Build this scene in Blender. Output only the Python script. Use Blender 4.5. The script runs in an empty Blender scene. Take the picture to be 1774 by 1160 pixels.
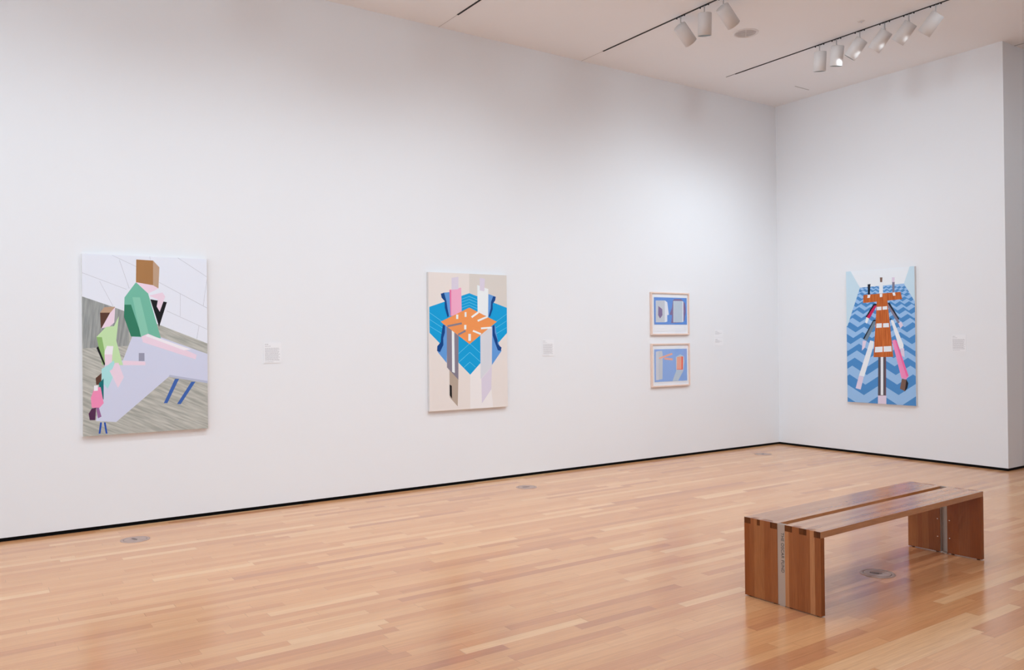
import bpy, bmesh, math, random
from mathutils import Vector, Matrix
from mathutils.geometry import delaunay_2d_cdt
C = bpy.context.scene.collection
PI = math.pi
random.seed(4)

EXPO = 0.15
# coloured shapes of the pictures: (colour, outline in metres on the wall)
ART = {
'A1': [
 ('p_grey', [(0.878,2.011),(1.140,1.917),(1.932,1.589),(1.933,0.714),(0.870,0.796)]),
 ('p_greyd', [(0.878,2.011),(1.140,1.917),(1.253,1.871),(1.258,1.581),(0.875,1.563)]),
 ('p_line', [(0.887,2.209),(1.240,2.073),(1.241,2.076),(0.888,2.212)]),
 ('p_line', [(1.128,2.366),(1.386,2.244),(1.387,2.247),(1.129,2.369)]),
 ('p_line', [(1.183,2.330),(1.260,2.083),(1.263,2.084),(1.186,2.332)]),
 ('p_line', [(1.028,2.138),(1.131,1.924),(1.134,1.925),(1.030,2.139)]),
 ('p_line', [(1.430,2.374),(1.433,2.342),(1.436,2.343),(1.433,2.374)]),
 ('p_line', [(1.504,2.144),(1.926,1.914),(1.928,1.918),(1.505,2.147)]),
 ('p_line', [(1.664,2.371),(1.928,2.199),(1.930,2.202),(1.666,2.374)]),
 ('p_line', [(1.920,2.208),(1.883,1.939),(1.886,1.938),(1.923,2.208)]),
 ('p_line', [(1.684,2.046),(1.682,1.843),(1.685,1.843),(1.687,2.046)]),
 ('p_line', [(1.569,1.889),(1.917,1.723),(1.918,1.726),(1.571,1.892)]),
 ('p_line', [(1.845,1.763),(1.823,1.636),(1.827,1.636),(1.848,1.762)]),
 ('p_lav', [(1.303,1.719),(1.516,1.655),(1.932,1.493),(1.929,1.226),(1.581,1.299),(1.150,0.922),(0.993,0.940),(1.066,1.429),(1.207,1.457)]),
 ('p_lavd', [(1.581,1.299),(1.929,1.226),(1.930,1.247),(1.588,1.316)]),
 ('p_brown', [(1.320,2.340),(1.458,2.337),(1.456,2.117),(1.316,2.140)]),
 ('p_brownl', [(1.458,2.337),(1.510,2.279),(1.501,2.090),(1.456,2.117)]),
 ('p_pink', [(1.316,2.140),(1.456,2.117),(1.501,2.090),(1.415,2.043),(1.356,2.051)]),
 ('p_green', [(1.316,2.140),(1.415,2.043),(1.518,1.645),(1.273,1.663),(1.218,1.832),(1.223,2.004)]),
 ('p_greend', [(1.222,1.941),(1.275,1.942),(1.360,1.662),(1.273,1.663),(1.218,1.832)]),
 ('p_greenl', [(1.286,2.008),(1.348,2.007),(1.416,1.690),(1.353,1.662)]),
 ('p_black', [(1.432,1.992),(1.571,1.969),(1.504,1.746)]),
 ('p_pink', [(1.423,2.024),(1.534,2.055),(1.557,2.019),(1.510,1.882),(1.485,1.929),(1.496,1.990)]),
 ('p_pink', [(1.356,1.662),(1.412,1.687),(1.824,1.492),(1.813,1.451),(1.370,1.611)]),
 ('p_white', [(1.390,1.667),(1.412,1.682),(1.774,1.542),(1.712,1.535)]),
 ('p_brownd', [(1.030,1.869),(1.114,1.871),(1.107,1.754),(1.035,1.735)]),
 ('p_brownl', [(1.030,1.869),(1.062,1.916),(1.149,1.922),(1.114,1.870)]),
 ('p_pink', [(1.108,1.868),(1.149,1.919),(1.141,1.785),(1.105,1.750),(1.040,1.735)]),
 ('p_lime', [(1.001,1.661),(1.075,1.746),(1.138,1.754),(1.177,1.839),(1.155,1.629),(1.207,1.413),(1.066,1.421)]),
 ('p_limed', [(1.001,1.661),(1.043,1.658),(1.083,1.416),(1.045,1.422)]),
 ('p_black', [(1.000,1.566),(1.014,1.581),(1.066,1.429),(1.060,1.411)]),
 ('p_pink', [(1.207,1.454),(1.388,1.440),(1.388,1.408),(1.207,1.413)]),
 ('p_mug', [(1.335,1.517),(1.381,1.516),(1.381,1.445),(1.334,1.446)]),
 ('p_white', [(1.063,1.537),(1.081,1.583),(1.132,1.580),(1.123,1.502),(1.062,1.503)]),
 ('p_pink', [(1.062,1.510),(1.123,1.508),(1.119,1.415),(1.066,1.417)]),
 ('p_mint', [(1.038,1.384),(1.087,1.416),(1.136,1.458),(1.147,1.365),(1.085,1.212),(1.040,1.276)]),
 ('p_pink', [(1.143,1.435),(1.172,1.434),(1.213,1.308),(1.166,1.217),(1.101,1.366),(1.122,1.381)]),
 ('p_brownd', [(0.992,1.308),(1.038,1.350),(1.034,1.253),(0.996,1.250)]),
 ('p_teal', [(1.016,1.261),(1.054,1.303),(1.053,1.121),(1.034,1.137)]),
 ('p_rose', [(0.954,1.141),(0.982,1.224),(1.030,1.230),(1.053,1.090),(1.015,1.046),(0.960,1.057)]),
 ('p_white', [(0.979,1.244),(1.009,1.246),(1.009,1.200),(0.979,1.198)]),
 ('p_plum', [(0.936,1.005),(0.960,1.049),(0.994,1.055),(0.987,0.948),(0.945,0.951)]),
 ('p_plumd', [(0.994,1.055),(1.015,1.054),(1.035,0.976),(1.007,0.962)]),
 ('p_blue', [(1.634,1.279),(1.669,1.278),(1.568,1.063),(1.538,1.065)]),
 ('p_blue', [(1.775,1.248),(1.811,1.247),(1.681,1.048),(1.650,1.052)]),
 ('p_blueb', [(1.024,0.927),(1.039,0.926),(1.026,0.830),(1.012,0.831)]),
 ('p_blueb', [(1.053,0.925),(1.067,0.924),(1.081,0.826),(1.067,0.827)]),
],
'A2': [
 ('q_beige', [(4.749,2.374),(5.336,2.396),(5.329,1.867),(4.743,1.863)]),
 ('q_light', [(4.748,1.262),(4.991,1.407),(5.056,0.763),(4.743,0.782)]),
 ('q_turq', [(4.238,1.964),(4.746,2.124),(5.252,1.967),(5.252,1.680),(4.748,1.214),(4.238,1.684)]),
 ('q_tl', [(4.745,2.090),(4.609,2.045),(4.610,2.042),(4.747,2.086)]),
 ('q_tl', [(4.745,2.086),(4.854,2.049),(4.856,2.053),(4.747,2.090)]),
 ('q_tl', [(4.745,2.057),(4.609,2.012),(4.610,2.009),(4.746,2.053)]),
 ('q_tl', [(4.745,2.053),(4.854,2.016),(4.856,2.019),(4.747,2.057)]),
 ('q_tl', [(4.745,2.023),(4.608,1.979),(4.610,1.976),(4.746,2.020)]),
 ('q_tl', [(4.744,2.020),(4.854,1.982),(4.855,1.986),(4.746,2.023)]),
 ('q_tl', [(4.744,1.990),(4.608,1.947),(4.609,1.943),(4.746,1.987)]),
 ('q_tl', [(4.744,1.987),(4.853,1.949),(4.855,1.953),(4.746,1.990)]),
 ('q_tl', [(4.745,1.563),(4.598,1.453),(4.601,1.450),(4.748,1.561)]),
 ('q_tl', [(4.745,1.561),(4.882,1.452),(4.885,1.455),(4.748,1.563)]),
 ('q_tl', [(4.744,1.466),(4.597,1.356),(4.600,1.353),(4.747,1.463)]),
 ('q_tl', [(4.744,1.463),(4.881,1.354),(4.884,1.357),(4.747,1.466)]),
 ('q_tl', [(4.743,1.356),(4.662,1.296),(4.665,1.294),(4.746,1.353)]),
 ('q_tl', [(4.743,1.354),(4.818,1.294),(4.821,1.296),(4.746,1.356)]),
 ('q_tl', [(4.239,1.901),(4.401,1.800),(4.404,1.803),(4.242,1.904)]),
 ('q_tl', [(5.250,1.899),(5.095,1.805),(5.097,1.802),(5.252,1.896)]),
 ('q_tl', [(4.238,1.828),(4.400,1.734),(4.403,1.737),(4.241,1.831)]),
 ('q_tl', [(5.249,1.821),(5.094,1.736),(5.096,1.733),(5.251,1.818)]),
 ('q_tl', [(4.237,1.755),(4.400,1.667),(4.402,1.671),(4.240,1.758)]),
 ('q_tl', [(5.248,1.744),(5.093,1.667),(5.096,1.664),(5.250,1.741)]),
 ('q_blue', [(4.414,2.122),(4.494,2.130),(4.498,1.868),(4.474,1.861),(4.447,2.008)]),
 ('q_blue', [(4.996,2.121),(5.090,2.095),(5.044,2.002),(5.006,1.864),(4.989,1.864)]),
 ('q_navy', [(4.382,2.110),(4.423,2.122),(4.452,2.030),(4.462,1.964),(4.483,1.868),(4.464,1.853),(4.431,1.956),(4.430,2.030),(4.392,2.066)]),
 ('q_navy', [(5.100,2.092),(5.090,2.049),(5.057,2.010),(5.056,1.949),(5.018,1.861),(5.000,1.867),(5.029,1.956),(5.035,2.033),(5.063,2.095)]),
 ('q_blue', [(4.410,1.772),(4.461,1.757),(4.448,1.352),(4.335,1.476),(4.391,1.566)]),
 ('q_navy', [(4.405,1.772),(4.432,1.764),(4.428,1.683),(4.407,1.625),(4.408,1.551),(4.365,1.473),(4.328,1.486),(4.332,1.538),(4.375,1.581),(4.380,1.640)]),
 ('q_blue', [(5.041,1.758),(5.087,1.765),(5.121,1.589),(5.171,1.473),(5.035,1.311)]),
 ('q_navy', [(5.050,1.758),(5.079,1.770),(5.082,1.681),(5.117,1.596),(5.120,1.550),(5.172,1.511),(5.160,1.473),(5.120,1.481),(5.080,1.574),(5.052,1.651)]),
 ('q_pink', [(4.491,2.156),(4.642,2.183),(4.646,1.892),(4.505,1.868)]),
 ('q_pinkd', [(4.491,2.156),(4.513,2.150),(4.510,1.868),(4.501,1.868)]),
 ('q_white', [(4.852,2.219),(5.000,2.177),(4.993,1.864),(4.854,1.906)]),
 ('q_lilac', [(4.520,2.288),(4.607,2.303),(4.606,2.165),(4.518,2.157)]),
 ('q_lilac', [(4.885,2.300),(4.955,2.293),(4.946,2.150),(4.885,2.159)]),
 ('q_grey', [(4.452,1.757),(4.602,1.713),(4.594,1.162),(4.451,1.303)]),
 ('q_white', [(4.516,1.713),(4.547,1.713),(4.549,1.238),(4.515,1.254)]),
 ('q_tan', [(4.481,1.273),(4.593,1.165),(4.582,0.869),(4.481,0.975)]),
 ('q_black', [(4.481,1.115),(4.509,1.099),(4.511,0.958),(4.481,0.997)]),
 ('q_pale', [(4.887,1.697),(5.046,1.750),(5.037,1.302),(4.884,1.158)]),
 ('q_lilac', [(4.894,1.163),(5.035,1.299),(5.026,1.040),(4.898,0.886)]),
 ('q_orange', [(4.377,1.804),(4.745,1.963),(5.109,1.807),(4.743,1.555)]),
 ('q_grey', [(4.463,1.744),(4.647,1.777),(4.642,1.797),(4.459,1.764)]),
 ('q_grey', [(4.602,1.651),(4.698,1.696),(4.687,1.714),(4.591,1.670)]),
 ('q_white', [(4.780,1.847),(4.870,1.903),(4.855,1.920),(4.766,1.864)]),
 ('q_white', [(4.857,1.805),(4.992,1.855),(4.983,1.874),(4.848,1.825)]),
 ('q_white', [(4.784,1.695),(4.890,1.657),(4.900,1.676),(4.794,1.714)]),
 ('q_white', [(4.897,1.720),(5.032,1.729),(5.030,1.750),(4.895,1.741)]),
 ('q_white', [(4.683,1.911),(4.707,1.912),(4.707,1.859),(4.682,1.859)]),
 ('q_white', [(4.676,1.769),(4.704,1.769),(4.703,1.720),(4.675,1.720)]),
 ('q_white', [(4.729,1.670),(4.762,1.670),(4.761,1.592),(4.728,1.592)]),
 ('q_white', [(4.573,1.883),(4.601,1.884),(4.600,1.835),(4.573,1.835)]),
],
'A4': [
 ('z_dark', [(1.210,2.289),(1.244,2.267),(1.203,2.248),(1.165,2.273)]),
 ('z_dark', [(1.244,2.267),(1.279,2.285),(1.241,2.268),(1.203,2.248)]),
 ('z_dark', [(1.279,2.285),(1.313,2.263),(1.278,2.244),(1.241,2.268)]),
 ('z_dark', [(1.313,2.263),(1.347,2.281),(1.316,2.264),(1.278,2.244)]),
 ('z_dark', [(1.347,2.281),(1.381,2.259),(1.352,2.240),(1.316,2.264)]),
 ('z_dark', [(1.381,2.259),(1.415,2.277),(1.390,2.260),(1.352,2.240)]),
 ('z_dark', [(1.415,2.277),(1.448,2.255),(1.426,2.236),(1.390,2.260)]),
 ('z_dark', [(1.448,2.255),(1.482,2.273),(1.463,2.255),(1.426,2.236)]),
 ('z_dark', [(1.482,2.273),(1.514,2.251),(1.499,2.231),(1.463,2.255)]),
 ('z_dark', [(1.514,2.251),(1.548,2.269),(1.535,2.251),(1.499,2.231)]),
 ('z_dark', [(1.548,2.269),(1.580,2.247),(1.571,2.227),(1.535,2.251)]),
 ('z_dark', [(1.580,2.247),(1.613,2.265),(1.607,2.247),(1.571,2.227)]),
 ('z_dark', [(1.613,2.265),(1.646,2.243),(1.642,2.223),(1.607,2.247)]),
 ('z_dark', [(1.646,2.243),(1.678,2.261),(1.678,2.243),(1.642,2.223)]),
 ('z_dark', [(1.678,2.261),(1.710,2.239),(1.713,2.219),(1.678,2.243)]),
 ('z_dark', [(1.710,2.239),(1.742,2.257),(1.748,2.238),(1.713,2.219)]),
 ('z_dark', [(1.742,2.257),(1.774,2.235),(1.783,2.215),(1.748,2.238)]),
 ('z_dark', [(1.774,2.235),(1.806,2.253),(1.817,2.234),(1.783,2.215)]),
 ('z_dark', [(1.806,2.253),(1.837,2.232),(1.852,2.211),(1.817,2.234)]),
 ('z_dark', [(1.837,2.232),(1.869,2.249),(1.886,2.230),(1.852,2.211)]),
 ('z_dark', [(1.869,2.249),(1.900,2.228),(1.920,2.207),(1.886,2.230)]),
 ('z_dark', [(1.900,2.228),(1.931,2.245),(1.954,2.226),(1.920,2.207)]),
 ('z_dark', [(1.931,2.245),(1.962,2.224),(1.988,2.203),(1.954,2.226)]),
 ('z_dark', [(1.962,2.224),(1.993,2.242),(2.021,2.222),(1.988,2.203)]),
 ('z_dark', [(1.993,2.242),(2.024,2.221),(2.054,2.200),(2.021,2.222)]),
 ('z_dark', [(2.024,2.221),(2.054,2.238),(2.088,2.218),(2.054,2.200)]),
 ('z_dark', [(2.054,2.238),(2.085,2.217),(2.120,2.196),(2.088,2.218)]),
 ('z_dark', [(2.085,2.217),(2.115,2.234),(2.154,2.215),(2.120,2.196)]),
 ('z_dark', [(1.115,2.255),(1.157,2.228),(1.107,2.206),(1.061,2.236)]),
 ('z_dark', [(1.157,2.228),(1.199,2.250),(1.153,2.230),(1.107,2.206)]),
 ('z_dark', [(1.199,2.250),(1.240,2.224),(1.198,2.201),(1.153,2.230)]),
 ('z_dark', [(1.240,2.224),(1.281,2.245),(1.243,2.225),(1.198,2.201)]),
 ('z_dark', [(1.281,2.245),(1.321,2.219),(1.287,2.196),(1.243,2.225)]),
 ('z_dark', [(1.321,2.219),(1.362,2.241),(1.332,2.220),(1.287,2.196)]),
 ('z_dark', [(1.362,2.241),(1.402,2.215),(1.376,2.192),(1.332,2.220)]),
 ('z_dark', [(1.402,2.215),(1.442,2.236),(1.420,2.215),(1.376,2.192)]),
 ('z_dark', [(1.442,2.236),(1.482,2.210),(1.463,2.187),(1.420,2.215)]),
 ('z_dark', [(1.482,2.210),(1.522,2.232),(1.507,2.211),(1.463,2.187)]),
 ('z_dark', [(1.522,2.232),(1.561,2.206),(1.550,2.182),(1.507,2.211)]),
 ('z_dark', [(1.561,2.206),(1.600,2.227),(1.593,2.206),(1.550,2.182)]),
 ('z_dark', [(1.600,2.227),(1.639,2.201),(1.635,2.178),(1.593,2.206)]),
 ('z_dark', [(1.639,2.201),(1.678,2.223),(1.677,2.201),(1.635,2.178)]),
 ('z_dark', [(1.678,2.223),(1.716,2.197),(1.719,2.173),(1.677,2.201)]),
 ('z_dark', [(1.716,2.197),(1.754,2.218),(1.761,2.196),(1.719,2.173)]),
 ('z_dark', [(1.754,2.218),(1.792,2.193),(1.802,2.169),(1.761,2.196)]),
 ('z_dark', [(1.792,2.193),(1.830,2.214),(1.843,2.192),(1.802,2.169)]),
 ('z_dark', [(1.830,2.214),(1.867,2.189),(1.884,2.164),(1.843,2.192)]),
 ('z_dark', [(1.867,2.189),(1.905,2.210),(1.925,2.187),(1.884,2.164)]),
 ('z_dark', [(1.905,2.210),(1.942,2.185),(1.965,2.160),(1.925,2.187)]),
 ('z_dark', [(1.942,2.185),(1.979,2.205),(2.005,2.183),(1.965,2.160)]),
 ('z_dark', [(1.979,2.205),(2.015,2.180),(2.045,2.156),(2.005,2.183)]),
 ('z_dark', [(2.015,2.180),(2.052,2.201),(2.085,2.178),(2.045,2.156)]),
 ('z_dark', [(2.052,2.201),(2.088,2.176),(2.124,2.151),(2.085,2.178)]),
 ('z_dark', [(2.088,2.176),(2.124,2.197),(2.163,2.174),(2.124,2.151)]),
 ('z_dark', [(2.124,2.197),(2.159,2.172),(2.202,2.147),(2.163,2.174)]),
 ('z_dark', [(2.159,2.172),(2.195,2.193),(2.241,2.170),(2.202,2.147)]),
 ('z_dark', [(1.001,2.214),(1.051,2.182),(0.990,2.155),(0.935,2.190)]),
 ('z_dark', [(1.051,2.182),(1.102,2.208),(1.046,2.184),(0.990,2.155)]),
 ('z_dark', [(1.102,2.208),(1.151,2.177),(1.100,2.150),(1.046,2.184)]),
 ('z_dark', [(1.151,2.177),(1.201,2.203),(1.155,2.179),(1.100,2.150)]),
 ('z_dark', [(1.201,2.203),(1.250,2.172),(1.209,2.144),(1.155,2.179)]),
 ('z_dark', [(1.250,2.172),(1.299,2.198),(1.263,2.173),(1.209,2.144)]),
 ('z_dark', [(1.299,2.198),(1.347,2.167),(1.316,2.139),(1.263,2.173)]),
 ('z_dark', [(1.347,2.167),(1.396,2.193),(1.369,2.168),(1.316,2.139)]),
 ('z_dark', [(1.396,2.193),(1.443,2.162),(1.421,2.134),(1.369,2.168)]),
 ('z_dark', [(1.443,2.162),(1.491,2.188),(1.473,2.162),(1.421,2.134)]),
 ('z_dark', [(1.491,2.188),(1.537,2.157),(1.524,2.129),(1.473,2.162)]),
 ('z_dark', [(1.537,2.157),(1.585,2.182),(1.576,2.157),(1.524,2.129)]),
 ('z_dark', [(1.585,2.182),(1.631,2.152),(1.626,2.124),(1.576,2.157)]),
 ('z_dark', [(1.631,2.152),(1.677,2.177),(1.677,2.152),(1.626,2.124)]),
 ('z_dark', [(1.677,2.177),(1.722,2.147),(1.726,2.119),(1.677,2.152)]),
 ('z_dark', [(1.722,2.147),(1.768,2.172),(1.776,2.146),(1.726,2.119)]),
 ('z_dark', [(1.768,2.172),(1.813,2.142),(1.825,2.114),(1.776,2.146)]),
 ('z_dark', [(1.813,2.142),(1.858,2.168),(1.874,2.141),(1.825,2.114)]),
 ('z_dark', [(1.858,2.168),(1.902,2.138),(1.922,2.109),(1.874,2.141)]),
 ('z_dark', [(1.902,2.138),(1.947,2.163),(1.971,2.136),(1.922,2.109)]),
 ('z_dark', [(1.947,2.163),(1.990,2.133),(2.018,2.104),(1.971,2.136)]),
 ('z_dark', [(1.990,2.133),(2.034,2.158),(2.066,2.131),(2.018,2.104)]),
 ('z_dark', [(2.034,2.158),(2.077,2.129),(2.113,2.099),(2.066,2.131)]),
 ('z_dark', [(2.077,2.129),(2.121,2.154),(2.160,2.127),(2.113,2.099)]),
 ('z_dark', [(2.121,2.154),(2.163,2.124),(2.206,2.095),(2.160,2.127)]),
 ('z_dark', [(2.163,2.124),(2.206,2.149),(2.252,2.122),(2.206,2.095)]),
 ('z_dark', [(2.206,2.149),(2.248,2.120),(2.297,2.090),(2.252,2.122)]),
 ('z_dark', [(2.248,2.120),(2.290,2.144),(2.343,2.117),(2.297,2.090)]),
 ('z_dark', [(0.862,2.164),(0.923,2.126),(0.849,2.093),(0.781,2.135)]),
 ('z_dark', [(0.923,2.126),(0.984,2.158),(0.917,2.129),(0.849,2.093)]),
 ('z_dark', [(0.984,2.158),(1.044,2.120),(0.983,2.087),(0.917,2.129)]),
 ('z_dark', [(1.044,2.120),(1.105,2.152),(1.049,2.122),(0.983,2.087)]),
 ('z_dark', [(1.105,2.152),(1.164,2.114),(1.114,2.081),(1.049,2.122)]),
 ('z_dark', [(1.164,2.114),(1.223,2.146),(1.179,2.116),(1.114,2.081)]),
 ('z_dark', [(1.223,2.146),(1.281,2.109),(1.243,2.076),(1.179,2.116)]),
 ('z_dark', [(1.281,2.109),(1.339,2.140),(1.307,2.110),(1.243,2.076)]),
 ('z_dark', [(1.339,2.140),(1.396,2.103),(1.369,2.070),(1.307,2.110)]),
 ('z_dark', [(1.396,2.103),(1.454,2.135),(1.432,2.104),(1.369,2.070)]),
 ('z_dark', [(1.454,2.135),(1.510,2.098),(1.494,2.064),(1.432,2.104)]),
 ('z_dark', [(1.510,2.098),(1.566,2.129),(1.555,2.098),(1.494,2.064)]),
 ('z_dark', [(1.566,2.129),(1.621,2.093),(1.615,2.059),(1.555,2.098)]),
 ('z_dark', [(1.621,2.093),(1.676,2.123),(1.676,2.093),(1.615,2.059)]),
 ('z_dark', [(1.676,2.123),(1.730,2.087),(1.735,2.054),(1.676,2.093)]),
 ('z_dark', [(1.730,2.087),(1.785,2.118),(1.794,2.087),(1.735,2.054)]),
 ('z_dark', [(1.785,2.118),(1.838,2.082),(1.852,2.048),(1.794,2.087)]),
 ('z_dark', [(1.838,2.082),(1.892,2.113),(1.911,2.081),(1.852,2.048)]),
 ('z_dark', [(1.892,2.113),(1.944,2.077),(1.968,2.043),(1.911,2.081)]),
 ('z_dark', [(1.944,2.077),(1.997,2.107),(2.025,2.076),(1.968,2.043)]),
 ('z_dark', [(1.997,2.107),(2.048,2.072),(2.081,2.038),(2.025,2.076)]),
 ('z_dark', [(2.048,2.072),(2.100,2.102),(2.137,2.071),(2.081,2.038)]),
 ('z_dark', [(2.100,2.102),(2.151,2.068),(2.192,2.033),(2.137,2.071)]),
 ('z_dark', [(2.151,2.068),(2.202,2.097),(2.248,2.065),(2.192,2.033)]),
 ('z_dark', [(2.202,2.097),(2.252,2.063),(2.302,2.028),(2.248,2.065)]),
 ('z_dark', [(2.252,2.063),(2.302,2.092),(2.356,2.060),(2.302,2.028)]),
 ('z_dark', [(2.302,2.092),(2.351,2.058),(2.409,2.023),(2.356,2.060)]),
 ('z_dark', [(2.351,2.058),(2.401,2.087),(2.463,2.055),(2.409,2.023)]),
 ('z_dark', [(0.692,2.103),(0.767,2.057),(0.676,2.018),(0.594,2.068)]),
 ('z_dark', [(0.767,2.057),(0.842,2.096),(0.759,2.061),(0.676,2.018)]),
 ('z_dark', [(0.842,2.096),(0.915,2.051),(0.840,2.011),(0.759,2.061)]),
 ('z_dark', [(0.915,2.051),(0.988,2.090),(0.920,2.054),(0.840,2.011)]),
 ('z_dark', [(0.988,2.090),(1.059,2.045),(0.999,2.005),(0.920,2.054)]),
 ('z_dark', [(1.059,2.045),(1.131,2.083),(1.078,2.047),(0.999,2.005)]),
 ('z_dark', [(1.131,2.083),(1.201,2.039),(1.155,1.999),(1.078,2.047)]),
 ('z_dark', [(1.201,2.039),(1.272,2.077),(1.232,2.041),(1.155,1.999)]),
 ('z_dark', [(1.272,2.077),(1.340,2.033),(1.308,1.993),(1.232,2.041)]),
 ('z_dark', [(1.340,2.033),(1.409,2.071),(1.383,2.034),(1.308,1.993)]),
 ('z_dark', [(1.409,2.071),(1.476,2.028),(1.457,1.987),(1.383,2.034)]),
 ('z_dark', [(1.476,2.028),(1.544,2.065),(1.531,2.028),(1.457,1.987)]),
 ('z_dark', [(1.544,2.065),(1.609,2.022),(1.603,1.982),(1.531,2.028)]),
 ('z_dark', [(1.609,2.022),(1.675,2.059),(1.675,2.022),(1.603,1.982)]),
 ('z_dark', [(1.675,2.059),(1.740,2.017),(1.745,1.976),(1.675,2.022)]),
 ('z_dark', [(1.740,2.017),(1.805,2.053),(1.816,2.016),(1.745,1.976)]),
 ('z_dark', [(1.805,2.053),(1.868,2.011),(1.885,1.971),(1.816,2.016)]),
 ('z_dark', [(1.868,2.011),(1.931,2.047),(1.954,2.010),(1.885,1.971)]),
 ('z_dark', [(1.931,2.047),(1.994,2.006),(2.022,1.965),(1.954,2.010)]),
 ('z_dark', [(1.994,2.006),(2.056,2.042),(2.089,2.005),(2.022,1.965)]),
 ('z_dark', [(2.056,2.042),(2.117,2.001),(2.155,1.960),(2.089,2.005)]),
 ('z_dark', [(2.117,2.001),(2.178,2.036),(2.222,1.999),(2.155,1.960)]),
 ('z_dark', [(2.178,2.036),(2.237,1.996),(2.286,1.955),(2.222,1.999)]),
 ('z_dark', [(2.237,1.996),(2.297,2.031),(2.351,1.994),(2.286,1.955)]),
 ('z_dark', [(2.297,2.031),(2.356,1.991),(2.414,1.950),(2.351,1.994)]),
 ('z_dark', [(2.356,1.991),(2.415,2.026),(2.478,1.988),(2.414,1.950)]),
 ('z_dark', [(2.415,2.026),(2.472,1.986),(2.540,1.945),(2.478,1.988)]),
 ('z_dark', [(2.472,1.986),(2.530,2.021),(2.603,1.983),(2.540,1.945)]),
 ('z_dark', [(0.485,2.029),(0.576,1.974),(0.465,1.925),(0.364,1.985)]),
 ('z_dark', [(0.576,1.974),(0.668,2.022),(0.567,1.978),(0.465,1.925)]),
 ('z_dark', [(0.668,2.022),(0.757,1.967),(0.665,1.919),(0.567,1.978)]),
 ('z_dark', [(0.757,1.967),(0.846,2.014),(0.764,1.971),(0.665,1.919)]),
 ('z_dark', [(0.846,2.014),(0.933,1.961),(0.860,1.913),(0.764,1.971)]),
 ('z_dark', [(0.933,1.961),(1.020,2.008),(0.956,1.964),(0.860,1.913)]),
 ('z_dark', [(1.020,2.008),(1.105,1.955),(1.049,1.907),(0.956,1.964)]),
 ('z_dark', [(1.105,1.955),(1.190,2.001),(1.143,1.957),(1.049,1.907)]),
 ('z_dark', [(1.190,2.001),(1.272,1.949),(1.233,1.901),(1.143,1.957)]),
 ('z_dark', [(1.272,1.949),(1.355,1.995),(1.324,1.951),(1.233,1.901)]),
 ('z_dark', [(1.355,1.995),(1.436,1.943),(1.413,1.895),(1.324,1.951)]),
 ('z_dark', [(1.436,1.943),(1.517,1.988),(1.501,1.944),(1.413,1.895)]),
 ('z_dark', [(1.517,1.988),(1.595,1.938),(1.587,1.889),(1.501,1.944)]),
 ('z_dark', [(1.595,1.938),(1.674,1.982),(1.674,1.938),(1.587,1.889)]),
 ('z_dark', [(1.674,1.982),(1.751,1.932),(1.758,1.884),(1.674,1.938)]),
 ('z_dark', [(1.751,1.932),(1.828,1.976),(1.842,1.932),(1.758,1.884)]),
 ('z_dark', [(1.828,1.976),(1.903,1.927),(1.923,1.879),(1.842,1.932)]),
 ('z_dark', [(1.903,1.927),(1.979,1.970),(2.005,1.927),(1.923,1.879)]),
 ('z_dark', [(1.979,1.970),(2.052,1.921),(2.085,1.874),(2.005,1.927)]),
 ('z_dark', [(2.052,1.921),(2.126,1.965),(2.165,1.921),(2.085,1.874)]),
 ('z_dark', [(2.126,1.965),(2.197,1.916),(2.243,1.869),(2.165,1.921)]),
 ('z_dark', [(2.197,1.916),(2.269,1.959),(2.321,1.915),(2.243,1.869)]),
 ('z_dark', [(2.269,1.959),(2.339,1.911),(2.396,1.864),(2.321,1.915)]),
 ('z_dark', [(2.339,1.911),(2.409,1.954),(2.472,1.910),(2.396,1.864)]),
 ('z_dark', [(2.409,1.954),(2.478,1.906),(2.546,1.859),(2.472,1.910)]),
 ('z_dark', [(2.478,1.906),(2.547,1.948),(2.620,1.905),(2.546,1.859)]),
 ('z_dark', [(2.547,1.948),(2.614,1.901),(2.693,1.854),(2.620,1.905)]),
 ('z_dark', [(2.614,1.901),(2.681,1.943),(2.765,1.899),(2.693,1.854)]),
 ('z_dark', [(0.229,1.937),(0.342,1.871),(0.205,1.811),(0.079,1.883)]),
 ('z_dark', [(0.342,1.871),(0.455,1.930),(0.330,1.876),(0.205,1.811)]),
 ('z_dark', [(0.455,1.930),(0.564,1.865),(0.451,1.805),(0.330,1.876)]),
 ('z_dark', [(0.564,1.865),(0.673,1.923),(0.573,1.869),(0.451,1.805)]),
 ('z_dark', [(0.673,1.923),(0.779,1.859),(0.690,1.800),(0.573,1.869)]),
 ('z_dark', [(0.779,1.859),(0.885,1.916),(0.807,1.863),(0.690,1.800)]),
 ('z_dark', [(0.885,1.916),(0.988,1.853),(0.920,1.794),(0.807,1.863)]),
 ('z_dark', [(0.988,1.853),(1.091,1.909),(1.034,1.856),(0.920,1.794)]),
 ('z_dark', [(1.091,1.909),(1.191,1.847),(1.144,1.789),(1.034,1.856)]),
 ('z_dark', [(1.191,1.847),(1.291,1.903),(1.254,1.850),(1.144,1.789)]),
 ('z_dark', [(1.291,1.903),(1.387,1.842),(1.360,1.784),(1.254,1.850)]),
 ('z_dark', [(1.387,1.842),(1.485,1.897),(1.466,1.844),(1.360,1.784)]),
 ('z_dark', [(1.485,1.897),(1.579,1.837),(1.569,1.779),(1.466,1.844)]),
 ('z_dark', [(1.579,1.837),(1.673,1.891),(1.672,1.838),(1.569,1.779)]),
 ('z_dark', [(1.673,1.891),(1.764,1.831),(1.772,1.774),(1.672,1.838)]),
 ('z_dark', [(1.764,1.831),(1.856,1.885),(1.872,1.833),(1.772,1.774)]),
 ('z_dark', [(1.856,1.885),(1.945,1.827),(1.969,1.770),(1.872,1.833)]),
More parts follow.
